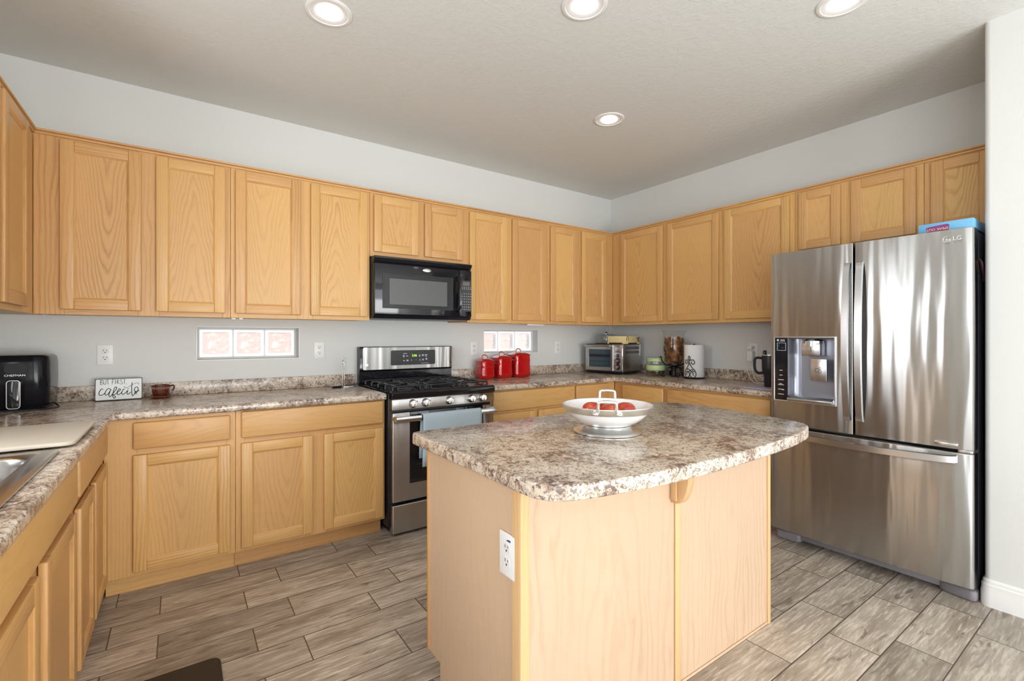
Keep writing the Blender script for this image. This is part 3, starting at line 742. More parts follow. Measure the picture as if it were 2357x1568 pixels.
# backguard: black lower step, slanted stainless panel
bgd = L(MB().prism([(-.004, .886), (-.004, 1.168), (-.060, 1.168), (-.070, 1.160), (-.070, 1.002), (-.058, .985), (-.058, .886)], RX0 + .002, RX1 - .004, 'x', bev=.002, seg=1)).build('backguard', M_blk, t)
def bgp(x0, x1, z0, z1, y0, y1, r):
    return MB().prism(rrect(x0, x1, z0, z1, r), y0, y1, 'y')
sub(bgd, L(bgp(RX0 + .020, RX1 + .028 - .03, 1.000, 1.164, -.0835, -.0695, .012)), 'backguard_face', M_steel)
dp = sub(bgd, L(bgp(-2.462, -2.098, 1.028, 1.140, -.0865, -.083, .010)), 'display_panel', M_blkm)
def onpart(part, mb, name, m, **k):
    o = mb.build(name, m, None, **k); par = part.parent; base = part.location.copy()
    o.location = o.location - base - (Vector(par.location) if par and par.parent else Vector((0, 0, 0))); o.parent = part; return o
def marks(spec, y, col=0):
    m = MB()
    for (x, z, w, h) in spec: m.box(x - w / 2, x + w / 2, y - .0006, y, z - h / 2, z + h / 2)
    return m
# printed keys and clock on the display (sub-parts of the backguard)
u = lambda px, pz: (-2.462 + .364 * (px - 265) / (1600 - 265), 1.140 - .112 * (pz - 345) / (790 - 345))
sp = []
for px, pz, w, h in ((675, 445, .030, .004), (635, 500, .014, .005), (635, 525, .012, .004), (635, 545, .013, .003), (732, 520, .016, .006), (645, 658, .014, .006), (745, 640, .015, .004), (745, 655, .015, .004), (745, 670, .015, .004), (862, 650, .007, .006), (1005, 645, .006, .003),
                     (1110, 495, .012, .004), (1110, 515, .014, .004), (1110, 545, .008, .005), (1210, 490, .016, .004), (1210, 508, .018, .005), (1210, 525, .016, .003), (1310, 490, .018, .004), (1310, 510, .020, .005), (1310, 555, .016, .003),
                     (1215, 625, .012, .004), (1215, 645, .014, .004), (1215, 658, .013, .003), (1320, 612, .018, .005), (1320, 632, .014, .004), (1320, 648, .010, .003), (1270, 748, .062, .0025)):
    x, z = u(px, pz); sp.append((x, z, w, h))
sub(bgd, L(marks(sp, -.0866)), 'key_legends', M_glyph)
x, z = u(1125, 645); sub(bgd, L(marks([(x, z + .004, .014, .004), (x, z - .001, .015, .004), (x, z - .006, .014, .004)], -.0866)), 'light_key', M_glyphb)
x, z = u(952, 512); sub(bgd, L(MB().text('2:56', .024, .0004, Tm(x, -.0868, z, 90))), 'clock_digits', M_green)
x = RX0 + .05; sub(bgd, L(MB().lathe([(0, .002), (.010, .0015), (.011, 0)], seg=24, M=Tm(x, -.0834, 1.034, 90))), 'maker_badge', M_silver)
sub(bgd, L(marks([(RX1 - .022, 1.036, .006, .005), (RX1 - .022, 1.028, .010, .002)], -.0838)), 'small_print', M_dark)

# dish towel over the oven handle
tw = thing('dish_towel', 'light blue dish towel draped over the oven handle', 'towel', (-2.29, -.75, .73))
m = MB(); x0, x1 = -2.512, -2.085; n = 26; rings = []
def tp(s, x):
    """cross-section of the cloth: s 0 front hem, 1 back hem"""
    wv = .004 * math.sin(x * 31) + .003 * math.sin(x * 57 + 1)
    return wv
sec = [(-.7665, .43), (-.7670, .50), (-.7675, .60), (-.7680, .70), (-.7675, .735), (-.764, .750), (-.756, .7575), (-.748, .7595), (-.740, .7575), (-.732, .750), (-.728, .735), (-.724, .70), (-.714, .62), (-.706, .54), (-.704, .47)]
for y, z in sec:
    row = []
    for i in range(n):
        x = x0 + (x1 - x0) * i / (n - 1)
        amp = max(0, min(1, (.74 - z) / .25))
        yy = y + (.005 * math.sin(x * 33) + .003 * math.sin(x * 71 + z * 9)) * amp * (1 if y < -.745 else .4)
        sk = .022 * (1 if x < -2.3 else -.6) * max(0, .74 - z) if y < -.745 else 0
        row.append((x - sk * abs(x + 2.3) / .21, yy, z))
    rings.append(row)
m.loft(rings, cap=False, closed=False)
for v in m.bm.verts: v.co -= tw.location
o = m.build('cloth', M_towel, tw, ang=80)
md = o.modifiers.new('thickness', 'SOLIDIFY'); md.thickness = .004; md.offset = 0

# ------------------------------------------------------------------ microwave
MX0, MX1, MZ0, MZ1 = -2.699, -1.948, 1.368, 1.788
t = thing('microwave', 'black over-the-range microwave under the short wall cabinet', 'microwave', ((MX0 + MX1) / 2, -.2, MZ0))
b = MB(); b.box(MX0, MX1, -.365, -.003, MZ0, MZ1 - .001, .003)
L(b).build('body', M_blkm, t)
L(MB().prism([(-.364, MZ1 - .048), (-.384, MZ1 - .048), (-.408, MZ1 - .014), (-.408, MZ1 - .002), (-.364, MZ1 - .002)], MX0 + .001, MX1 - .001, 'x', bev=.002, seg=1)).build('top_vent', M_blk, t)
L(MB().prism([(-.364, MZ0 + .022), (-.398, MZ0 + .022), (-.372, MZ0 + .001), (-.364, MZ0 + .001)], MX0 + .001, MX1 - .001, 'x')).build('lower_lip', M_blkm, t)
d = L(MB().box(MX0 + .002, -2.056, -.402, -.366, 1.392, 1.740, .006, 3)).build('door', M_blk, t)
# window frame standing slightly proud, dark glass, perforated screen
wf = MB().prism(rect(-2.642, -2.106, 1.436, 1.676), -.4045, -.401, 'y', holes=[rect(-2.630, -2.118, 1.446, 1.666)], bev=.001, seg=1)
sub(d, L(wf), 'window_frame', M_blkm)
sub(d, L(MB().box(-2.630, -2.118, -.4028, -.4005, 1.446, 1.666)), 'window', M_oveng)
sub(d, L(MB().box(-2.593, -2.157, -.4036, -.4030, 1.464, 1.640)), 'window_screen', M_mesh)
bd = MB().ball((-2.316, -.4025, 1.714), .033, (1, .12, .42))
sub(d, L(bd), 'oval_badge', M_silver)
hp = spline([(-2.076, -.402, 1.672), (-2.074, -.424, 1.668), (-2.070, -.438, 1.640), (-2.070, -.442, 1.555), (-2.070, -.438, 1.475), (-2.074, -.424, 1.448), (-2.078, -.402, 1.444)], 5)
sub(d, L(MB().tube(hp, .017, 12, flat=.7)), 'handle', M_blk)
cpn = L(MB().box(-2.053, MX1 - .002, -.402, -.366, 1.392, 1.740, .005, 2)).build('control_panel', M_blk, t)
sub(cpn, L(MB().box(-2.036, MX1 - .008, -.4036, -.401, 1.432, 1.664, .001, 1)), 'keypad_plate', M_dark)
sub(cpn, L(MB().box(-2.026, -1.968, -.4046, -.403, 1.625, 1.654, .001, 1)), 'display', M_disp)
sp = []
kx = [-2.029, -2.012, -1.994, -1.977, -1.961]
for r_, zz in enumerate((1.612, 1.601, 1.565, 1.545, 1.525, 1.505, 1.485, 1.466, 1.448)):
    for i, x in enumerate(kx):
        sp.append((x, zz, .0055 + .003 * ((i + r_) % 2), .0035 + .002 * ((i * r_) % 2)))
sub(cpn, L(marks(sp, -.4040)), 'key_legends', M_glyph)

# ------------------------------------------------------------------ refrigerator (local frame: front faces -y, x to the right)
FW = .906
t = thing('refrigerator', 'tall stainless french-door refrigerator with ice dispenser beside the wall end', 'refrigerator', (0, -2.034, 0), R(-90))
MB().box(.006, FW - .006, -.665, -.05, .035, 1.742, .006).build('body', M_case, t)
k = MB(); k.box(.03, FW - .03, -.690, -.60, .022, .068, .006); k.box(.10, FW - .10, -.700, -.64, .016, .052, .006)
k.build('kickplate', M_kick, t)
for s in (0, 1):
    x0 = .0 if s == 0 else FW - .14
    pts = [(x0, -.655), (x0, -.715), (x0 + (.015 if s == 0 else .125), -.728), (x0 + (.125 if s == 0 else .015), -.715), (x0 + .14, -.700), (x0 + .14, -.655)]
    if s: pts = [(x0, -.655), (x0, -.700), (x0 + .03, -.715), (x0 + .125, -.730), (x0 + .14, -.717), (x0 + .14, -.655)]
    MB().prism(pts, .001, .052, 'z', bev=.012, seg=3).build('front_foot', M_kick, t)
def door_poly(x0, x1, rl, rr, yb=-.700):
    """plan of a door: back straight, gently bowed front over the whole width, rounded outer corners"""
    f = lambda x: -.782 - .014 * (1 - ((x - FW / 2) / (FW / 2)) ** 2)
    P = [(x1, yb), (x0, yb)]
    n = 14
    P += [(x0, f(x0) + rl), (x0 + .3 * rl, f(x0 + rl) + .3 * rl)]
    for i in range(n + 1):
        x = x0 + rl + (x1 - rr - x0 - rl) * i / n; P.append((x, f(x)))
    P += [(x1 - .3 * rr, f(x1 - rr) + .3 * rr), (x1, f(x1) + rr)]
    return P
zed = lambda e: abs(e.verts[0].co.z - e.verts[1].co.z) < 1e-5 and all(v.co.y < -.75 for v in e.verts)
ld = MB().prism(door_poly(.001, .4395, .012, .006), .716, 1.748, 'z', bev=.004, seg=2, edge=zed).build('door', M_steel, t)
DX0, DX1, DZ0, DZ1 = .033, .357, .861, 1.240
cut(ld, MB().box(DX0 - 0, DX1, -.90, -.722, DZ0, DZ1))
rd = MB().prism(door_poly(.4475, FW - .001, .006, .012), .716, 1.748, 'z', bev=.004, seg=2, edge=zed).build('door', M_steel, t)
fd = MB().prism(door_poly(.001, FW - .001, .012, .012), .078, .700, 'z', bev=.006, seg=3, edge=zed).build('freezer_drawer', M_steel, t)
mp = MB(); mp.box(.02, FW - .02, -.705, -.660, .690, .730); mp.box(.435, .452, -.72, -.660, .72, 1.745)
mp.build('door_gap', M_blkm, t)
def bar(m, P, w, th, axis):
    """flat bowed bar: P centre line, w width along axis, th thickness outwards"""
    rings = []
    for p in P:
        x, y, z = p
        if axis == 'x': rr = [(x - w / 2, y + th / 2, z), (x - w / 2 + .003, y - th / 2, z), (x + w / 2 - .003, y - th / 2, z), (x + w / 2, y + th / 2, z)]
        else: rr = [(x, y + th / 2, z - w / 2), (x, y - th / 2, z - w / 2 + .003), (x, y - th / 2, z + w / 2 - .003), (x, y + th / 2, z + w / 2)]
        rings.append(rr)
    m.loft(rings); return m
for dd, xh in ((ld, .4165), (rd, .4725)):
    s = -1 if dd is ld else 1
    P = spline([(xh, -.790, .790), (xh, -.806, .800), (xh + .001 * s, -.822, .870), (xh + .002 * s, -.838, 1.05), (xh + .002 * s, -.842, 1.215), (xh + .002 * s, -.838, 1.38), (xh + .001 * s, -.822, 1.56), (xh, -.806, 1.632), (xh, -.790, 1.642)], 4)
    m = bar(MB(), P, .034, .014, 'x')
    hm = m.build('handle', M_satin, None, ang=50); hm.location = hm.location - dd.location; hm.parent = dd
P = spline([(.055, -.785, .672), (.058, -.806, .671), (.11, -.822, .668), (.28, -.840, .664), (FW / 2, -.846, .662), (.63, -.840, .664), (.80, -.822, .668), (.848, -.806, .671), (.851, -.785, .672)], 4)
sub(fd, bar(MB(), P, .036, .014, 'z'), 'handle', M_satin, ang=50)
# dispenser set in the left door
bz = MB().prism(rect(DX0 - .004, DX1 + .004, DZ0 - .004, DZ1 + .004), -.806, -.722, 'y', holes=[rect(DX0 + .004, DX1 - .004, DZ0 + .004, DZ1 - .004)], bev=.0015, seg=1)
dsp = sub(ld, bz, 'dispenser_bezel', M_satin)
PX = .113
def dsub(m, n, mt, **k): return sub(ld, m, n, mt, **k)
dsub(MB().box(DX0 + .004, PX, -.803, -.722, DZ0 + .004, DZ1 - .004, .001, 1), 'control_panel', M_blk)
cav = MB()
n = 10; rings = []
for z in (DZ0 + .006, DZ1 - .006):
    pass
ar = [(PX + .0005, -.800)] + [(PX + .045 - .045 * math.cos(R(a)), -.765 + .040 * math.sin(R(a))) for a in range(0, 91, 10)] + [(DX1 - .020, -.725), (DX1 - .0045, -.740), (DX1 - .0045, -.800)]
cav.loft([[(x, y, DZ0 + .006) for x, y in ar], [(x, y, DZ1 - .006) for x, y in ar]], cap=False, closed=False)
dsub(cav, 'recess', M_recess)
dsub(MB().box(PX, DX1 - .004, -.80, -.726, DZ1 - .010, DZ1 - .0045), 'recess_top', M_dark)
dsub(MB().prism([(-.724, DZ0 + .0045), (-.826, DZ0 + .0045), (-.828, DZ0 + .020), (-.805, DZ0 + .034), (-.724, DZ0 + .034)], PX + .002, DX1 - .0045, 'x', bev=.003), 'drip_tray', M_satin)
dsub(MB().lathe([(.050, .0), (.050, .03), (.030, .045), (0, .045)], seg=28, M=Tm(.235, -.765, DZ1 - .052)), 'spout_housing', M_satin)
dsub(MB().box(.186, .284, -.806, -.735, 1.134, 1.206, .004, 2), 'ice_chute', M_satin)
dsub(MB().box(.230, .314, -.796, -.780, .990, 1.118, .004, 2, M=None), 'paddle', M_satin)
gm = marks([(.237, 1.176, .004, .012), (.237, 1.163, .012, .003)], -.8062)
dsub(gm, 'chute_mark', M_dark)
gm = MB()
for x, z, r in ((.265, 1.052, .011), (.280, 1.045, .008), (.279, 1.064, .006)):
    gm.tube([(x + r * math.cos(R(a)), -.7965, z + r * math.sin(R(a))) for a in range(0, 360, 30)], .0008, 4, closed=True)
dsub(gm, 'water_mark', M_dark)
sp = [(.055, 1.222, .010, .012), (.082, 1.224, .024, .003), (.082, 1.217, .028, .003)]
for z in (1.042, 1.013, .985, .955, .928, .899):
    w = .018 if z > 1.0 else .032
    sp.append((.073, z, w, .0035))
sp += [(.071, .961, .016, .003), (.086, .925, .012, .002)]
dsub(marks(sp, -.8035), 'panel_legends', M_glyph)
dsub(marks([(.058, 1.190, .010, .013), (.056, 1.174, .006, .008), (.082, 1.176, .014, .004)], -.8035), 'panel_icons', M_dark)
dm = MB().prism(rect(.050, .100, 1.160, 1.207), -.8036, -.8030, 'y', holes=[rect(.052, .098, 1.162, 1.205)])
dsub(dm, 'panel_display_frame', M_glyph)
# badge: ring with an L-shaped nose and the two letters; hinge covers and a small plate
bgm = MB(); bx, bzz, br = .815, 1.702, .0125
yy = -.7935
bgm.tube([(bx + br * math.cos(R(a)), yy, bzz + br * math.sin(R(a))) for a in range(60, 361, 15)], .0016, 6)
bgm.box(bx - .001, bx + .0015, yy - .001, yy + .001, bzz - .006, bzz + .006); bgm.box(bx - .001, bx + .006, yy - .001, yy + .001, bzz - .007, bzz - .005); bgm.box(bx + .001, bx + br, yy - .001, yy + .001, bzz - .001, bzz + .001)
bgm.text('LG', .027, .0006, Tm(.853, yy - .0005, bzz, 90))
sub(rd, bgm, 'badge', M_silver)
sub(rd, MB().box(.77, .855, -.796, -.784, .729, .743, .003, 2), 'maker_plate', M_silver)
h = MB(); h.box(.86, FW - .006, -.698, -.640, 1.7425, 1.7482, .002); h.box(.006, .06, -.698, -.640, 1.7425, 1.7482, .002)
h.build('hinge_cover', M_case, t)
MB().box(.85, FW - .004, -.775, -.69, .701, .715, .003).build('hinge', M_satin, t)

# hair clip clinging to the side of the refrigerator
t = thing('claw_clip', 'dark ribbed claw clip stuck high on the refrigerator side', 'hair clip', (-.650, -2.9352, 1.560))
m = MB(); m.tube(spline([(-.012, -.002, .05), (-.018, -.011, .03), (-.010, -.013, .0), (.012, -.013, -.03), (.034, -.008, -.052)], 5), .0055, 8, flat=.6)
m.build('spine', M_claw, t)
m = MB()
for i in range(8):
    f_ = i / 7; z = .034 - .078 * f_; x = -.014 + .044 * f_ * f_
    m.tube(spline([(x, -.012, z), (x + .018, -.014, z - .002), (x + .034, -.002, z - .006)], 3), .0028, 6)
m.build('tooth', M_claw, t)

# game box lying on the refrigerator
t = thing('game_box', 'blue game box lying on the refrigerator with its title upside down', 'game box', (-.588, -2.830, 1.7488))
MB().box(-.14, .14, -.098, .098, 0.0, .049, .002).build('box_tray', M_gamed, t)
MB().box(-.142, .142, -.100, .100, .006, .0505, .0015).build('box_lid', M_game, t)
MB().prism([(-.014, .007), (.068, .007), (.070, .030), (.060, .034), (-.008, .039), (-.016, .034)], -.1428, -.1418, 'x').build('title_plate', M_purp, t)
TX = Matrix(((0, 0, -1, -.1432), (1, 0, 0, .028), (0, -1, 0, .0195), (0, 0, 0, 1)))
MB().text('SPEAK OUT', .0158, .0005, TX).build('title', M_gamet, t)
# ------------------------------------------------------------------ outlets
def outlet(loc, rot, label, group='wall outlets', mark=False, w=.070, h=.114):
    t = thing('wall_outlet', label, 'outlet', loc, rot, group)
    p = MB().box(-w / 2, w / 2, -.006, -.0003, -h / 2, h / 2, .0035, 3).build('cover_plate', M_white, t)
    for s in (1, -1):
        f = MB().prism([(.0165 * math.cos(R(a)), s * .0195 + (.0145 if abs(math.sin(R(a))) > .88 else .0165) * math.sin(R(a)) * (1 if abs(math.sin(R(a))) <= .88 else 1)) for a in range(0, 360, 15)], -.0075, -.0055, 'y', bev=.0006, seg=1)
        q = f.build('socket', M_white2, t)
        sl = MB(); sl.box(-.0078, -.0054, -.0078, -.0070, s * .0195 + .0005, s * .0195 + .0095); sl.box(.0054, .0078, -.0078, -.0070, s * .0195 + .0015, s * .0195 + .0090)
        sl.prism([(.0030 * math.cos(R(a)), s * .0195 - .0062 + .0030 * math.sin(R(a))) for a in range(0, 360, 30)], -.0078, -.0070, 'y')
        sub(q, sl, 'slots', M_slot)
    if mark: MB().prism([(-.004, .040), (.018, .040), (.018, .046), (.006, .045)], -.0066, -.0058, 'y').build('ink_mark', M_blue, t)
    return t
outlet((-4.100, 0, 1.141), 0, 'white duplex outlet on the wall above the coffee sign')
outlet((-2.953, 0, 1.148), 0, 'white duplex outlet between the wide glass-block window and the range')
outlet((-1.692, 0, 1.143), 0, 'white duplex outlet between the range and the window behind the red canisters')
outlet((-.748, 0, 1.140), 0, 'white duplex outlet between the red canisters and the toaster oven')
outlet((0, -1.525, 1.135), R(-90), 'white outlet with a phone charger plugged in beside the refrigerator')
outlet((-3.0005, -2.3975, .630), R(-90), 'white outlet plate with a small blue mark on the island end', 'outlet on the island', True, .076, .122)
# chargers and their cables
t = thing('phone_charger', 'white phone charger plugged into the upper socket beside the refrigerator', 'charger', (-.008, -1.518, 1.155), R(-90), 'chargers beside the refrigerator')
MB().box(-.024, .014, -.040, .0, -.012, .014, .005, 3).build('plug_body', M_white, t)
MB().tube(spline([(-.024, -.032, -.008), (-.034, -.046, -.04), (-.038, -.050, -.10), (-.026, -.046, -.16), (-.002, -.05, -.215), (.03, -.08, -.250), (.08, -.12, -.262), (.14, -.17, -.263)], 5), .0022, 6).build('cable', M_cable, t)
t = thing('phone_charger', 'larger white charger block plugged into the lower socket beside the refrigerator', 'charger', (-.008, -1.520, 1.100), R(-90), 'chargers beside the refrigerator')
MB().box(-.026, .020, -.044, .0, -.052, .030, .006, 3).build('plug_body', M_white, t)
MB().tube(spline([(.0, -.030, -.050), (.012, -.034, -.10), (.022, -.036, -.15), (.05, -.06, -.190), (.10, -.10, -.207), (.18, -.16, -.208)], 5), .0022, 6).build('cable', M_cable, t)

# ------------------------------------------------------------------ small white pieces under the wall cabinets
for x, lab in ((-3.500, 'first of two little white clips under the wall cabinet by the wide window'), (-3.462, 'second of two little white clips under the wall cabinet, the one nearer the range')):
    o = MB().box(x - .010, x + .010, -.318, -.285, ZU0 - .008, ZU0 - .0005, .002, 2).build('cabinet_clip', M_white); tag(o, lab, 'clip', 'clips under the wall cabinet')
o = MB().box(-1.34, -1.16, -.300, -.255, ZU0 - .013, ZU0 - .0005, .004, 2).build('under_cabinet_light', M_white); tag(o, 'slim white light strip under the wall cabinet above the red canisters', 'light strip')

# ------------------------------------------------------------------ sink, rack, cutting board
t = thing('kitchen_sink', 'stainless drop-in sink in the counter beside the cutting board', 'sink', (-4.32, -1.89, ZK))
def L(mb): return local(mb, t)
L(MB().prism(rrect(-4.605, -4.056, -2.315, -1.487, .03), ZK + .0005, ZK + .0065, 'z', holes=[rrect(-4.545, -4.106, -2.255, -1.560, .06)], bev=.0025)).build('rim', M_sink, t)
rings = []
for z, ins, r in ((ZK + .006, 0, .06), (ZK - .003, .004, .06), (ZK - .02, .007, .06), (ZK - .15, .016, .07), (ZK - .185, .035, .09), (ZK - .196, .08, .10)):
    rings.append([(x, y, z) for x, y in rrect(-4.545 + ins, -4.106 - ins, -2.255 + ins, -1.560 - ins, r)])
mm = MB().loft(rings, cap=False)
L(mm)
bm_ = mm.bm; bm_.faces.new([v for v in sorted([v for v in bm_.verts if abs(v.co.z - (ZK - .196 - ZK)) < 1e-5], key=lambda v: math.atan2(v.co.y + .02, v.co.x))])
ob = mm.build('basin', M_sink, t); 
m = ob.modifiers.new('thickness', 'SOLIDIFY'); m.thickness = .0012; m.offset = 1
t = thing('sink_rack', 'black wire rack standing in the sink', 'rack', (-4.33, -1.86, ZK - .1865))
m = MB()
fx0, fx1, fy0, fy1 = -.16, .17, -.30, .225
for z in (.03, .145):
    m.tube([(x, y, z) for x, y in rrect(fx0, fx1, fy0, fy1, .04)], .0035, 6, closed=True)
for i in range(9):
    y = fy0 + .03 + i * (fy1 - fy0 - .06) / 8
    m.tube(spline([(fx0, y, .145), (fx0 + .004, y, .034), (fx0 + .03, y, .027), (fx1 - .03, y, .027), (fx1 - .004, y, .034), (fx1, y, .145)], 3), .0025, 6)
m.build('wire_frame', M_blkm, t)
m = MB()
for x in (fx0 + .07, fx1 - .07):
    for y in (fy0 + .09, fy1 - .09): m.lathe([(0, 0), (.008, 0), (.008, .027), (0, .027)], (x, y, -.0043), 12)
m.build('rubber_feet', M_blkm, t)
o = MB().prism(rrect(-4.55, -4.030, -1.455, -.975, .03), ZK + .0072, ZK + .0185, 'z', bev=.003)
o = o.build('cutting_board', M_board); tag(o, 'cream cutting board lying flat beside the sink', 'cutting board')

# ------------------------------------------------------------------ air fryer
t = thing('air_fryer', 'glossy black air fryer with a silver-edged handle in the counter corner', 'air fryer', (-4.405, -.190, ZK + .0006))
rings = []
for z, g_ in ((.006, -.012), (.02, -.002), (.14, .002), (.23, .001), (.255, -.003), (.264, -.014)):
    rings.append([(x, y, z) for x, y in rrect(-.126 - g_, .126 + g_, -.138 - g_, .138 + g_, .055, 8)])
MB().loft(rings).build('body', M_fry, t, ang=50)
MB().loft([[(x, y, z) for x, y in rrect(-.1275 - g_, .1275 + g_, -.1395 - g_, .142 + g_, .055, 8)] for z, g_ in ((.1575, 0), (.1605, 0))]).build('seam', M_blkm, t)
MB().prism(rrect(-.112, .112, -.120, .120, .05), .0, .008, 'z').build('base', M_blkm, t)
dp = MB().prism(rrect(-.022, .058, .176, .226, .018), -.1432, -.138, 'y', bev=.001, seg=1).build('display_panel', M_blk, t)
hd = MB().prism(rrect(-.006, .038, .018, .148, .012), -.176, -.140, 'y', bev=.004).build('handle', M_blk, t)
rr_ = rrect(-.006, .038, .018, .148, .012)
sub(hd, MB().tube([(x, -.176, z) for x, z in rr_], .0024, 6, closed=True), 'handle_edge', M_silver)
MB().text('CHEFMAN', .0135, .0004, Tm(.014, -.1415, .170, 90), sx=1.15).build('brand_lettering', M_silver, t)
MB().tube(spline([(.118, .05, .012), (.146, -.02, .004), (.150, -.08, .0035), (.110, -.150, .0035), (.03, -.165, .0035)], 6), .0034, 6).build('power_cord', M_bcable, t)

# ------------------------------------------------------------------ coffee sign
lean = 7.0
t = thing('coffee_sign', 'small white wooden sign reading BUT FIRST cafecito on the counter', 'sign', (-4.032, -.098, ZK + .0026)); t.rotation_euler = (R(-lean), 0, R(2))
SW, SH = .202, .120
MB().box(-SW / 2, SW / 2, -.0, .016, .0005, SH, .0015, 1).build('board', M_signe, t)
fp = [(p[0] + random.uniform(-.0006, .0006), p[1] + random.uniform(-.0006, .0006)) for p in rrect(-SW / 2 + .0025, SW / 2 - .0025, .0040, SH - .0030, .005)]
MB().prism(fp, -.0012, .0002, 'y').build('painted_face', M_signw, t)
TL, TRr, BR, BL = (178, 290), (1332, 232), (1360, 742), (200, 848)
def sg(px, py):
    u_, v_ = .5, .5
    for _ in range(8):
        tx = TL[0] + (TRr[0] - TL[0]) * u_; ty = TL[1] + (TRr[1] - TL[1]) * u_; bx_ = BL[0] + (BR[0] - BL[0]) * u_; by_ = BL[1] + (BR[1] - BL[1]) * u_
        v_ = (py - ty) / (by_ - ty); lx = TL[0] + (BL[0] - TL[0]) * v_; rx = TRr[0] + (BR[0] - TRr[0]) * v_; u_ = (px - lx) / (rx - lx)
    return (-SW / 2 + SW * u_, -.0016, SH * (1 - v_))
def stroke(m, pts, r, sm=True):
    P = [sg(*p) for p in pts]
    m.tube(spline(P, 5) if sm else P, r, 6, up=(0, 1, 0), flat=1.0)
m = MB(); r = .0011
for pts in ([(305, 310), (315, 425)], [(305, 308), (345, 312), (350, 342), (315, 362), (368, 385), (360, 416), (315, 425)], [(385, 310), (390, 390), (415, 418), (440, 400), (440, 305)], [(455, 305), (500, 300)], [(480, 302), (490, 415)],
            [(590, 292), (597, 410)], [(590, 290), (640, 288)], [(594, 346), (630, 343)], [(665, 288), (672, 405)], [(708, 292), (714, 400)], [(706, 290), (745, 296), (750, 325), (712, 345)], [(716, 346), (766, 396)],
            [(835, 302), (805, 290), (786, 315), (824, 348), (842, 380), (815, 405), (782, 390)], [(860, 290), (916, 285)], [(888, 288), (893, 396)], [(940, 388), (946, 406)]):
    stroke(m, pts, r, len(pts) > 4)
m.build('lettering', M_ink, t)
m = MB(); r = .0018
for pts in ([(385, 548), (350, 530), (315, 570), (288, 640), (300, 685), (340, 692), (395, 665), (438, 625)],
            [(556, 534), (505, 520), (455, 575), (432, 640), (450, 682), (490, 670), (540, 600), (572, 530), (545, 600), (528, 680), (548, 720), (582, 700), (612, 650), (660, 590), (702, 525), (705, 482), (680, 475), (650, 520), (626, 620), (624, 700), (650, 752), (682, 745), (682, 705), (640, 672), (690, 645), (730, 605), (780, 570), (800, 532), (775, 514), (742, 560), (726, 622), (746, 665), (790, 650), (842, 600)],
            [(905, 532), (880, 525), (850, 570), (838, 620), (860, 655), (900, 640), (950, 595), (985, 555), (970, 610), (976, 645), (1010, 640), (1060, 590)],
            [(1085, 355), (1078, 450), (1085, 560), (1096, 650), (1115, 682), (1145, 655), (1172, 612), (1225, 580), (1242, 520), (1225, 468), (1180, 472), (1148, 530), (1172, 572), (1198, 590), (1206, 622), (1182, 630), (1166, 598), (1192, 572), (1240, 566), (1274, 542)]):
    stroke(m, pts, r)
stroke(m, [(890, 452), (905, 484), (950, 490), (1020, 460), (1100, 410), (1180, 372), (1238, 370), (1256, 392), (1240, 410)], .0010)
stroke(m, [(988, 512), (992, 526)], .0021, False)
m.build('script_lettering', M_ink, t)

# ------------------------------------------------------------------ cup and saucer
CX, CY = -3.848, -.088
t = thing('saucer', 'reddish brown clay saucer beside the coffee sign', 'saucer', (CX, CY, ZK))
MB().lathe([(0, .0015), (.030, .0005), (.034, .0008), (.050, .007), (.058, .012), (.0585, .0138), (.056, .0145), (.034, .0052), (0, .0045)], seg=48).build('dish', M_terra2, t)
t = thing('clay_cup', 'brown glazed clay cup with a ring pattern, standing on its saucer', 'cup', (CX + .002, CY, ZK + .0050))
MB().lathe([(0, .0006), (.031, .0003), (.034, .003), (.039, .022), (.0415, .045), (.044, .066), (.0445, .0695), (.0425, .070), (.041, .066), (.037, .022), (.031, .006), (0, .005)], seg=48).build('cup_body', M_terra, t)
m = MB()
for i in range(16):
    a = 2 * math.pi * i / 16; rad = .0436; c = Vector((rad * math.cos(a), rad * math.sin(a), .0535)); ua = Vector((-math.sin(a), math.cos(a), 0))
    m.tube([c + ua * (.0055 * math.cos(R(k))) + Vector((0, 0, .0058 * math.sin(R(k)))) for k in range(0, 360, 30)], .0011, 5, closed=True)
m.build('ring_pattern', M_terral, t)
MB().tube(spline([(.0415, -.004, .060), (.056, -.006, .066), (.063, -.006, .058), (.060, -.005, .042), (.048, -.004, .028), (.039, -.003, .022)], 5), .0042, 8).build('handle', M_terra, t)

# ------------------------------------------------------------------ spoon stand
t = thing('spoon_rest_stand', 'twisted chrome wire stand with a flat base near the range', 'stand', (-2.815, -.105, ZK))
m = MB()
for s in (-1, 1):
    m.tube(spline([(s * .006, 0, .004), (s * .006, 0, .14), (s * .007, 0, .158), (0, s * .003, .172), (-s * .006, 0, .184), (-s * .002, 0, .190)], 5), .0028, 8)
m.tube([(.007 * math.cos(R(a)), 0, .196 + .008 * math.sin(R(a))) for a in range(-60, 241, 20)], .0026, 8)
m.build('twisted_wire', M_chrome, t)
MB().lathe([(0, .004), (.030, .005), (.040, .011), (.042, .013), (.040, .015), (.030, .009), (0, .007)], (-.045, 0, 0), 32).build('chrome_dish', M_chrome, t)
MB().lathe([(0, .0002), (.030, .0002), (.036, .003), (.03, .005), (0, .005)], (-.045, 0, 0), 28).build('dish_foot', M_blkm, t)
MB().prism(rrect(-.012, .080, -.018, .018, .016), .0002, .006, 'z', bev=.002).build('base_plate', M_chrome, t)
lf = [(.004, 0), (.03, -.022), (.065, -.030), (.095, -.018), (.104, .010), (.085, .030), (.05, .026), (.02, .012)]
lp = spline([(a, b, 0) for a, b in lf], 4, closed=True)
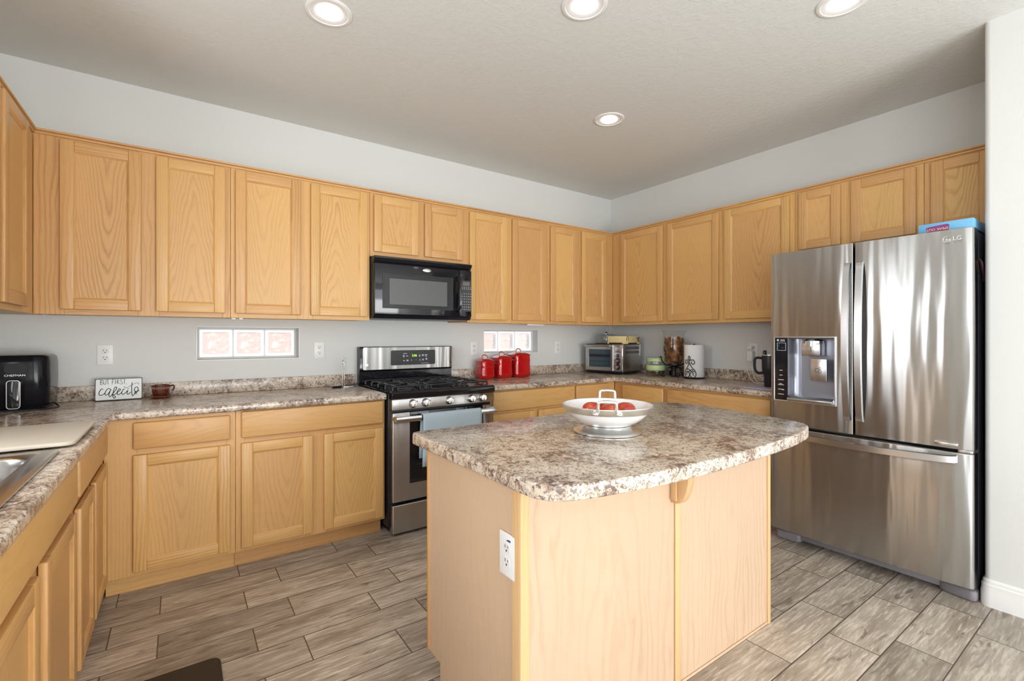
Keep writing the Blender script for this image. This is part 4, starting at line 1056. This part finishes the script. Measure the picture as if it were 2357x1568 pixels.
MB().loft([[(p.x, p.y, .0062 + .010 * max(0, (p.x - .03)) / .07) for p in lp], [(p.x, p.y, .010 + .012 * max(0, (p.x - .03)) / .07) for p in lp]]).build('black_leaf', M_dark, t)

# ------------------------------------------------------------------ red canisters
def canister(name_lab, x, y, w, h):
    t = thing('canister', name_lab, 'canister', (x, y, ZK + .0006), 0, 'red canisters')
    q = w / 2
    rings = []
    for z, g_ in ((.0, -.010), (.004, -.006), (.022, .0015), (.030, .0035), (.045, .001), (h - .045, -.001), (h - .042, .0015), (h - .036, .0015), (h - .033, -.001), (h - .010, -.001), (h, -.002)):
        rings.append([(a, b, z) for a, b in rrect(-q - g_, q + g_, -q - g_, q + g_, .024, 5)])
    MB().loft(rings).build('pot', M_red, t, ang=28)
    rings = []
    for z, f_ in ((h + .0005, 1.02), (h + .004, 1.04), (h + .008, 1.02), (h + .018, .86), (h + .026, .62), (h + .032, .34), (h + .034, .12)):
        rings.append([(a * f_, b * f_, z) for a, b in rrect(-q, q, -q, q, .024 + .02 * (1 - f_), 5)])
    l = MB().loft(rings).build('lid', M_red, t, ang=50)
    sub(l, MB().tube(spline([(-.026, 0, h + .028), (-.027, 0, h + .045), (-.016, 0, h + .058), (.004, 0, h + .060), (.022, 0, h + .050), (.030, 0, h + .034), (.026, 0, h + .028)], 5), .0042, 8), 'lid_handle', M_red)
canister('smallest red enamel canister, next to the range', -1.654, -.118, .128, .140)
canister('middle-sized red enamel canister between the other two', -1.480, -.114, .142, .163)
canister('tallest red enamel canister, in front of the glass-block window', -1.300, -.112, .162, .187)

# ------------------------------------------------------------------ toaster oven (local frame, front faces -y)
t = thing('toaster_oven', 'stainless toaster oven standing in the far counter corner', 'toaster oven', (-.473, -.106, ZK + .0006), R(-80))
TW, TD, TH = .420, .330, .285
MB().box(.004, TW - .004, .018, TD, .018, TH - .004, .006).build('body', M_steel2, t)
m = MB()
for x in (.03, TW - .03):
    for y in (.05, TD - .04): m.lathe([(0, 0), (.014, 0), (.016, .018), (0, .018)], (x, y, 0), 16)
m.build('feet', M_blkm, t)
MB().box(.002, TW - .002, .010, TD - .002, .012, .030, .003).build('base_band', M_blkm, t)
MB().box(.0, TW, .008, TD - .004, TH - .006, TH, .003).build('top_plate', M_dark, t)
fd_ = MB().prism(rect(.002, .318, .030, TH - .006), -.006, .018, 'y', holes=[rect(.040, .292, .064, .232)], bev=.002, seg=1).build('door', M_steel2, t)
sub(fd_, MB().box(.039, .293, .004, .010, .063, .233), 'window', M_toastg)
m = MB()
for z in (.115, .160):
    m.box(.045, .287, .0032, .0040, z, z + .004)
m.box(.045, .287, .0030, .0036, .164, .186)
sub(fd_, m, 'rack_lines', M_blkm)
sub(fd_, MB().tube(spline([(.012, -.004, .262), (.014, -.030, .266), (.03, -.036, .267), (.16, -.038, .267), (.285, -.036, .267), (.304, -.030, .266), (.308, -.004, .258)], 5), .008, 10), 'handle', M_satin)
cp = MB().box(.322, TW - .002, -.005, .018, .030, TH - .006, .003).build('control_panel', M_satin, t)
sub(cp, MB().box(.336, .402, -.0062, -.004, .205, .262, .002, 2), 'printed_plate', M_satin)
for z, r_ in ((.176, .013), (.128, .022), (.072, .022)):
    kx_ = .369
    kb = MB().lathe([(r_ * 1.25, 0), (r_ * 1.25, .003), (r_, .004), (r_ * .95, .020), (r_ * .8, .022), (0, .022)], seg=28, M=Tm(kx_, -.005, z, 90)).build('knob', M_blkm, t)
    sub(kb, MB().lathe([(r_ * .72, .0215), (r_ * .70, .0235), (0, .0238)], seg=24, M=Tm(kx_, -.005, z, 90)), 'knob_face', M_satin)
MB().box(TW - .004, TW + .001, -.003, .016, .028, TH - .003, .002).build('corner_strip', M_chrome, t)
m = MB()
for i in range(26):
    for z in (.195, .235):
        y = .055 + i * .0095
        m.box(TW - .0045, TW - .0035, y, y + .0048, z, z + .024)
m.build('side_vents', M_blkm, t)
MB().box(TW - .006, TW + .002, TD - .022, TD - .014, .17, TH - .004, .002).build('rear_guard', M_white, t)

# glass cake dome and yellow box on the toaster oven
Tq = Matrix.Translation((-.473, -.106, 0)) @ Matrix.Rotation(R(-80), 4, 'Z')
p = Tq @ Vector((.113, .190, 0))
t = thing('cake_dome', 'clear glass dome with a small knob on the toaster oven, behind the yellow box', 'cake dome', (p.x, p.y, ZK + TH + .0008))
MB().lathe([(0, .0), (.102, .0), (.105, .003), (.102, .006), (0, .006)], seg=48).build('base_tray', M_dark, t)
MB().lathe([(.096, .0065), (.097, .010), (.097, .072), (.094, .084), (.082, .091), (.045, .094), (0, .095)], seg=48).build('dome', M_glass, t)
kn = MB().lathe([(0, .095), (.005, .096), (.005, .102), (.013, .107), (.015, .112), (.010, .118), (0, .119)], seg=20).build('knob', M_chrome, t)
p = Tq @ Vector((.321, .170, 0))
t = thing('yellow_box', 'yellow cardboard box with brown edges lying on the toaster oven', 'box', (p.x, p.y, ZK + TH + .0008), R(-80))
MB().box(-.097, .097, -.115, .125, .0, .034, .001).build('lower_tray', M_brn, t)
m = MB()
m.box(-.100, .100, -.118, .128, .012, .074, .0015)
for (a, b) in ((.060, .100), (-.100, -.086)): m.box(a, b, -.1185, -.1165, .0005, .014)
for (a, b) in ((-.118, -.075), (.085, .128)): m.box(.0985, .1005, a, b, .0005, .014)
m.build('lid', M_yel, t)
m = MB()                                            # plain dark printed marks on the lid's end
m.tube([(.1008, -.092 + .018 * math.cos(R(a)), .046 + .023 * math.sin(R(a))) for a in range(-40, 221, 20)], .0030, 6, flat=.4)
for a, b, c_, d_ in ((.078, .088, .052, .064), (.086, .093, .030, .058), (.098, .106, .018, .050), (.106, .114, .044, .066), (.114, .122, .016, .036), (.117, .125, .050, .064)):
    m.box(.1002, .1009, a, b, c_, d_)
m.box(.1002, .1008, -.020, .006, .040, .042)
m.build('printed_marks', M_ink, t)

# ------------------------------------------------------------------ green-lidded glass jar
t = thing('glass_canister', 'stacked glass canister with pale green lids beside the toaster oven', 'canister', (-.200, -.735, ZK))
MB().lathe([(0, .001), (.070, .0008), (.078, .004), (.082, .014), (.084, .046), (.083, .050)], seg=48).build('lower_glass', M_glass, t)
MB().lathe([(0, .049), (.083, .049), (.087, .052), (.0885, .056), (.088, .094), (.086, .098), (0, .099)], seg=48).build('lower_lid', M_lime, t)
MB().lathe([(0, .0995), (.078, .0998), (.083, .103), (.084, .128), (.083, .132)], seg=48).build('upper_glass', M_glass, t)
MB().lathe([(0, .131), (.083, .131), (.0855, .133), (.0855, .143), (.084, .145), (.084, .147), (.0855, .149), (.0855, .159), (.083, .162), (0, .163)], seg=48).build('upper_lid', M_lime, t)
m = MB(); random.seed(3)
for i in range(70):
    a = random.uniform(0, 6.28); q = .066 * math.sqrt(random.random()); m.ball((q * math.cos(a), q * math.sin(a), .008 + random.random() * .028), random.uniform(.006, .011), (1, .8, .55), 8, 6)
o = m.build('potpourri', M_dried, t); o['kind'] = 'stuff'

# ------------------------------------------------------------------ hurricane vase on an iron stand
VX, VY = -.170, -.905
t = thing('iron_stand', 'black scrolled iron stand carrying the glass vase', 'stand', (VX, VY, ZK + .0006))
m = MB().lathe([(0, .0), (.020, .0), (.024, .006), (.020, .012), (.020, .050), (.026, .056), (.026, .062), (.018, .068), (.018, .085), (.060, .098), (.075, .104), (.075, .110), (0, .110)], seg=32)
m.build('pedestal', M_iron2, t)
for i in range(4):
    a = R(55 + 90 * i); ca, sa = math.cos(a), math.sin(a)
    pth = [(.020, .078), (.045, .080), (.064, .062), (.070, .036), (.084, .012), (.104, .008), (.114, .024), (.106, .038), (.096, .032)]
    MB().tube(spline([(r_ * ca, r_ * sa, z) for r_, z in pth], 5), .0072, 8).build('scroll_leg', M_iron2, t)
    pth = [(.040, .100), (.074, .108), (.096, .124), (.108, .148), (.112, .170), (.120, .178), (.126, .170)]
    MB().tube(spline([(r_ * ca, r_ * sa, z) for r_, z in pth], 5), .0060, 8).build('scroll_arm', M_iron2, t)
t = thing('glass_vase', 'flared clear glass vase filled with dried brown fruit slices', 'vase', (VX, VY, ZK + .1108))
pr = [(0, .001), (.050, .001), (.064, .010), (.078, .040), (.088, .085), (.0925, .135), (.090, .190), (.086, .230), (.089, .262), (.098, .286), (.106, .300)]
MB().lathe(pr, seg=56).build('vase_glass', M_glass, t)
random.seed(11); m = MB()
def vr(z):
    for (r0, z0), (r1, z1) in zip(pr, pr[1:]):
        if z0 <= z <= z1: return r0 + (r1 - r0) * (z - z0) / max(1e-6, z1 - z0)
    return .08
m.lathe([(0, .010), (.040, .010), (.052, .03), (.060, .08), (.064, .15), (.062, .215), (0, .222)], seg=28)
for i in range(150):
    z = .024 + .20 * random.random(); a = random.uniform(0, 6.28); rad = min(vr(z) - .012, .079) - random.uniform(.0, .012)
    rs = random.uniform(.014, .026)
    M = Matrix.Translation((rad * math.cos(a), rad * math.sin(a), z)) @ Matrix.Rotation(a, 4, 'Z') @ Matrix.Rotation(R(90 + random.uniform(-30, 30)), 4, 'Y') @ Matrix.Rotation(random.uniform(0, 6), 4, 'Z')
    m.lathe([(0, 0), (rs * .8, .0), (rs, .002), (rs * .8, .004), (0, .003)], seg=12, M=M)
for v in m.bm.verts:
    q = math.hypot(v.co.x, v.co.y); lim = vr(max(.004, min(.299, v.co.z))) - .003
    if q > lim: v.co.x *= lim / q; v.co.y *= lim / q
o = tag(m.build('dried_slices', M_dried), 'dried brown fruit slices heaped inside the glass vase', 'dried fruit'); o['kind'] = 'stuff'; o.location = o.location + Vector((VX, VY, ZK + .1108))

# ------------------------------------------------------------------ paper towel roll on an iron holder
PX_, PY_ = -.170, -1.105
t = thing('paper_towel_holder', 'black iron towel holder with a scrolled front', 'towel holder', (PX_, PY_, ZK + .0006), R(-76))
MB().lathe([(0, 0), (.088, 0), (.090, .006), (.084, .012), (0, .012)], seg=40).build('base', M_iron2, t)
MB().lathe([(.008, .012), (.008, .292), (0, .293)], seg=12).build('post', M_iron2, t)
m = MB(); r_ = .0040; yy = -.0905; s_ = .00045
def w2(px, py): return ((px - 1330) * .000318, yy - .0, .012 + (1350 - py) * .000318)
for pts in ([(1300, 780), (1275, 830), (1285, 880), (1315, 880), (1325, 830), (1300, 780)],
            [(1235, 985), (1265, 960), (1262, 905), (1225, 885), (1205, 930), (1215, 975), (1240, 990)],
            [(1300, 890), (1345, 895), (1400, 880), (1440, 930), (1430, 985), (1385, 1000), (1355, 960), (1370, 930)],
            [(1300, 885), (1300, 960), (1255, 1080), (1200, 1180), (1200, 1280), (1235, 1345), (1285, 1330), (1310, 1260), (1270, 1190), (1240, 1215), (1235, 1285)],
            [(1300, 960), (1370, 1080), (1460, 1180), (1480, 1280), (1430, 1350), (1370, 1350), (1320, 1285), (1345, 1215), (1390, 1210), (1410, 1300)],
            [(1225, 1190), (1280, 1200), (1340, 1150), (1390, 1140), (1385, 1170)], [(1440, 1180), (1370, 1200), (1310, 1150), (1265, 1120), (1245, 1150)]):
    m.tube(spline([w2(*p) for p in pts], 5), r_ * .75, 7)
m.build('scroll_front', M_iron2, t)
t = thing('paper_towel_roll', 'white paper towel roll standing on the iron holder', 'paper towel', (PX_, PY_, ZK + .0136))
MB().prism([(.0215 * math.cos(R(a)), .0215 * math.sin(R(a))) for a in range(0, 360, 10)], 0, .272, 'z', holes=[[(.0195 * math.cos(R(a)), .0195 * math.sin(R(a))) for a in range(0, 360, 10)]]).build('core', M_brn, t)
sp_ = []
for a in range(0, 361, 6):
    q = .080 + .0012 * a / 360; sp_.append((q * math.cos(R(a + 200)), q * math.sin(R(a + 200))))
MB().prism(sp_, 0, .272, 'z', holes=[[(.022 * math.cos(R(a)), .022 * math.sin(R(a))) for a in range(0, 360, 12)]], bev=.0015, seg=2, edge=lambda e: abs(e.verts[0].co.z - e.verts[1].co.z) < 1e-5).build('paper', M_paper, t, ang=50)

# ------------------------------------------------------------------ tumbler on a lavender tray
t = thing('tray', 'thin lavender tray on the counter edge under the black tumbler', 'tray', (-.450, -1.842, ZK))
MB().prism(rrect(-.125, .11, -.12, .105, .03), .0005, .007, 'z', bev=.002).build('tray_plate', M_lav, t)
t = thing('tumbler', 'black insulated tumbler with a handle, beside the refrigerator', 'tumbler', (-.405, -1.850, ZK + .0075))
MB().lathe([(0, 0), (.036, 0), (.038, .003), (.039, .075), (.044, .090), (.0505, .112), (.052, .125), (.053, .212), (.052, .216), (0, .216)], seg=40).build('cup_body', M_tumb, t)
MB().lathe([(.0515, .2165), (.0515, .222), (0, .222)], seg=40).build('steel_rim', M_silver, t)
MB().lathe([(.050, .2225), (.050, .238), (.046, .243), (0, .243)], seg=40).build('lid', M_glass, t)
MB().lathe([(0, .222), (.012, .222), (.012, .246), (.009, .252), (0, .252)], (-.030, .022, 0), 16).build('lid_cap', M_blkm, t)
ca, sa = -.62, .785
hp = [(.049, .196), (.078, .200), (.094, .192), (.098, .17), (.097, .13), (.088, .104), (.070, .092), (.046, .096)]
MB().tube(spline([(q * ca, q * sa, z) for q, z in hp], 5), .0085, 10).build('handle', M_blkm, t)

# ------------------------------------------------------------------ footed bowl with fruit
BX, BY_ = -2.452, -2.255
t = thing('footed_bowl', 'white footed bowl with a pewter rim and two handles, on the island', 'bowl', (BX, BY_, ZK))
MB().lathe([(0, .0), (.118, .0), (.1245, .002), (.1250, .006), (.122, .0085), (.112, .010), (.099, .0135), (.090, .020), (.086, .028), (0, .028)], seg=64).build('foot', M_pewter, t)
MB().lathe([(0, .0285), (.082, .0285), (.092, .032), (.118, .047), (.140, .066), (.154, .084), (.1590, .092), (.1645, .1030), (.1620, .1035), (.1560, .0935), (.148, .082), (.132, .064), (.108, .048), (.08, .038), (0, .036)], seg=64).build('bowl', M_cer, t)
MB().lathe([(.1530, .079), (.158, .080), (.1655, .094), (.1680, .102), (.1665, .1048), (.1635, .1044), (.1640, .1025)], seg=64).build('rim_band', M_pewter, t)
dv = Vector((BX - cam.location.x, BY_ - cam.location.y, 0)).normalized(); sd = Vector((dv.y, -dv.x, 0))
hang = math.atan2(dv.y, dv.x)
for s in (-1, 1):
    o_ = Vector((0, 0, 0)) + dv * (.166 * s)
    ha = [(-.036, .0, .090), (-.031, .004, .104), (-.030, .008, .122), (-.027, .010, .131), (-.012, .010, .133), (.012, .010, .133), (.027, .010, .131), (.030, .008, .122), (.031, .004, .104), (.036, .0, .090)]
    P = [o_ + sd * a + dv * (s * b) + Vector((0, 0, c)) for a, b, c in ha]
    h_ = MB().tube(spline(P, 5), .0052, 10)
    for a in (-.006, 0, .006): h_.ball(o_ + sd * a + dv * (s * .010) + Vector((0, 0, .133)), .0066, u=12, v=8)
    hb = h_.build('handle', M_pewter, t)
    for q in (-1, 1):
        b_ = MB().ball(o_ + sd * (.040 * q) + Vector((0, 0, .090)), .012, (1, 1, .55), 14, 10)
        sub(hb, b_, 'handle_boss', M_pewter)
fl = [(-.056, -.010, 'orange-red apple on the range side of the white bowl'), (.010, -.052, 'red apple nearest the front handle of the white bowl'), (.066, .008, 'dark red apple on the refrigerator side of the white bowl'), (-.002, .052, 'red apple at the back of the white bowl')]
for i, (a, b, lab) in enumerate(fl):
    c = sd * a + dv * b
    t = thing('apple', lab, 'fruit', (BX + c.x, BY_ + c.y, ZK + .0420), R(40 * i), 'apples in the bowl')
    r0 = .037
    pf = [(max(0.0, p.x), p.z) for p in spline([(0, 0, .008), (.010, 0, .004), (.022, 0, .003), (.032, 0, .012), (.0372, 0, .027), (.0375, 0, .040), (.034, 0, .053), (.025, 0, .062), (.014, 0, .066), (.006, 0, .0645), (0, 0, .062)], 5)]
    pf[0] = (0, pf[0][1]); pf[-1] = (0, pf[-1][1])
    MB().lathe(pf, seg=40).build('flesh', M_fruit, t, ang=80)

# ------------------------------------------------------------------ floor mat
o = MB().prism(rrect(-4.00, -3.628, -2.10, -1.352, .035), .0006, .015, 'z', bev=.006, seg=3).build('floor_mat', M_rug); tag(o, 'dark brown cushioned mat on the floor in front of the sink cabinet', 'mat')
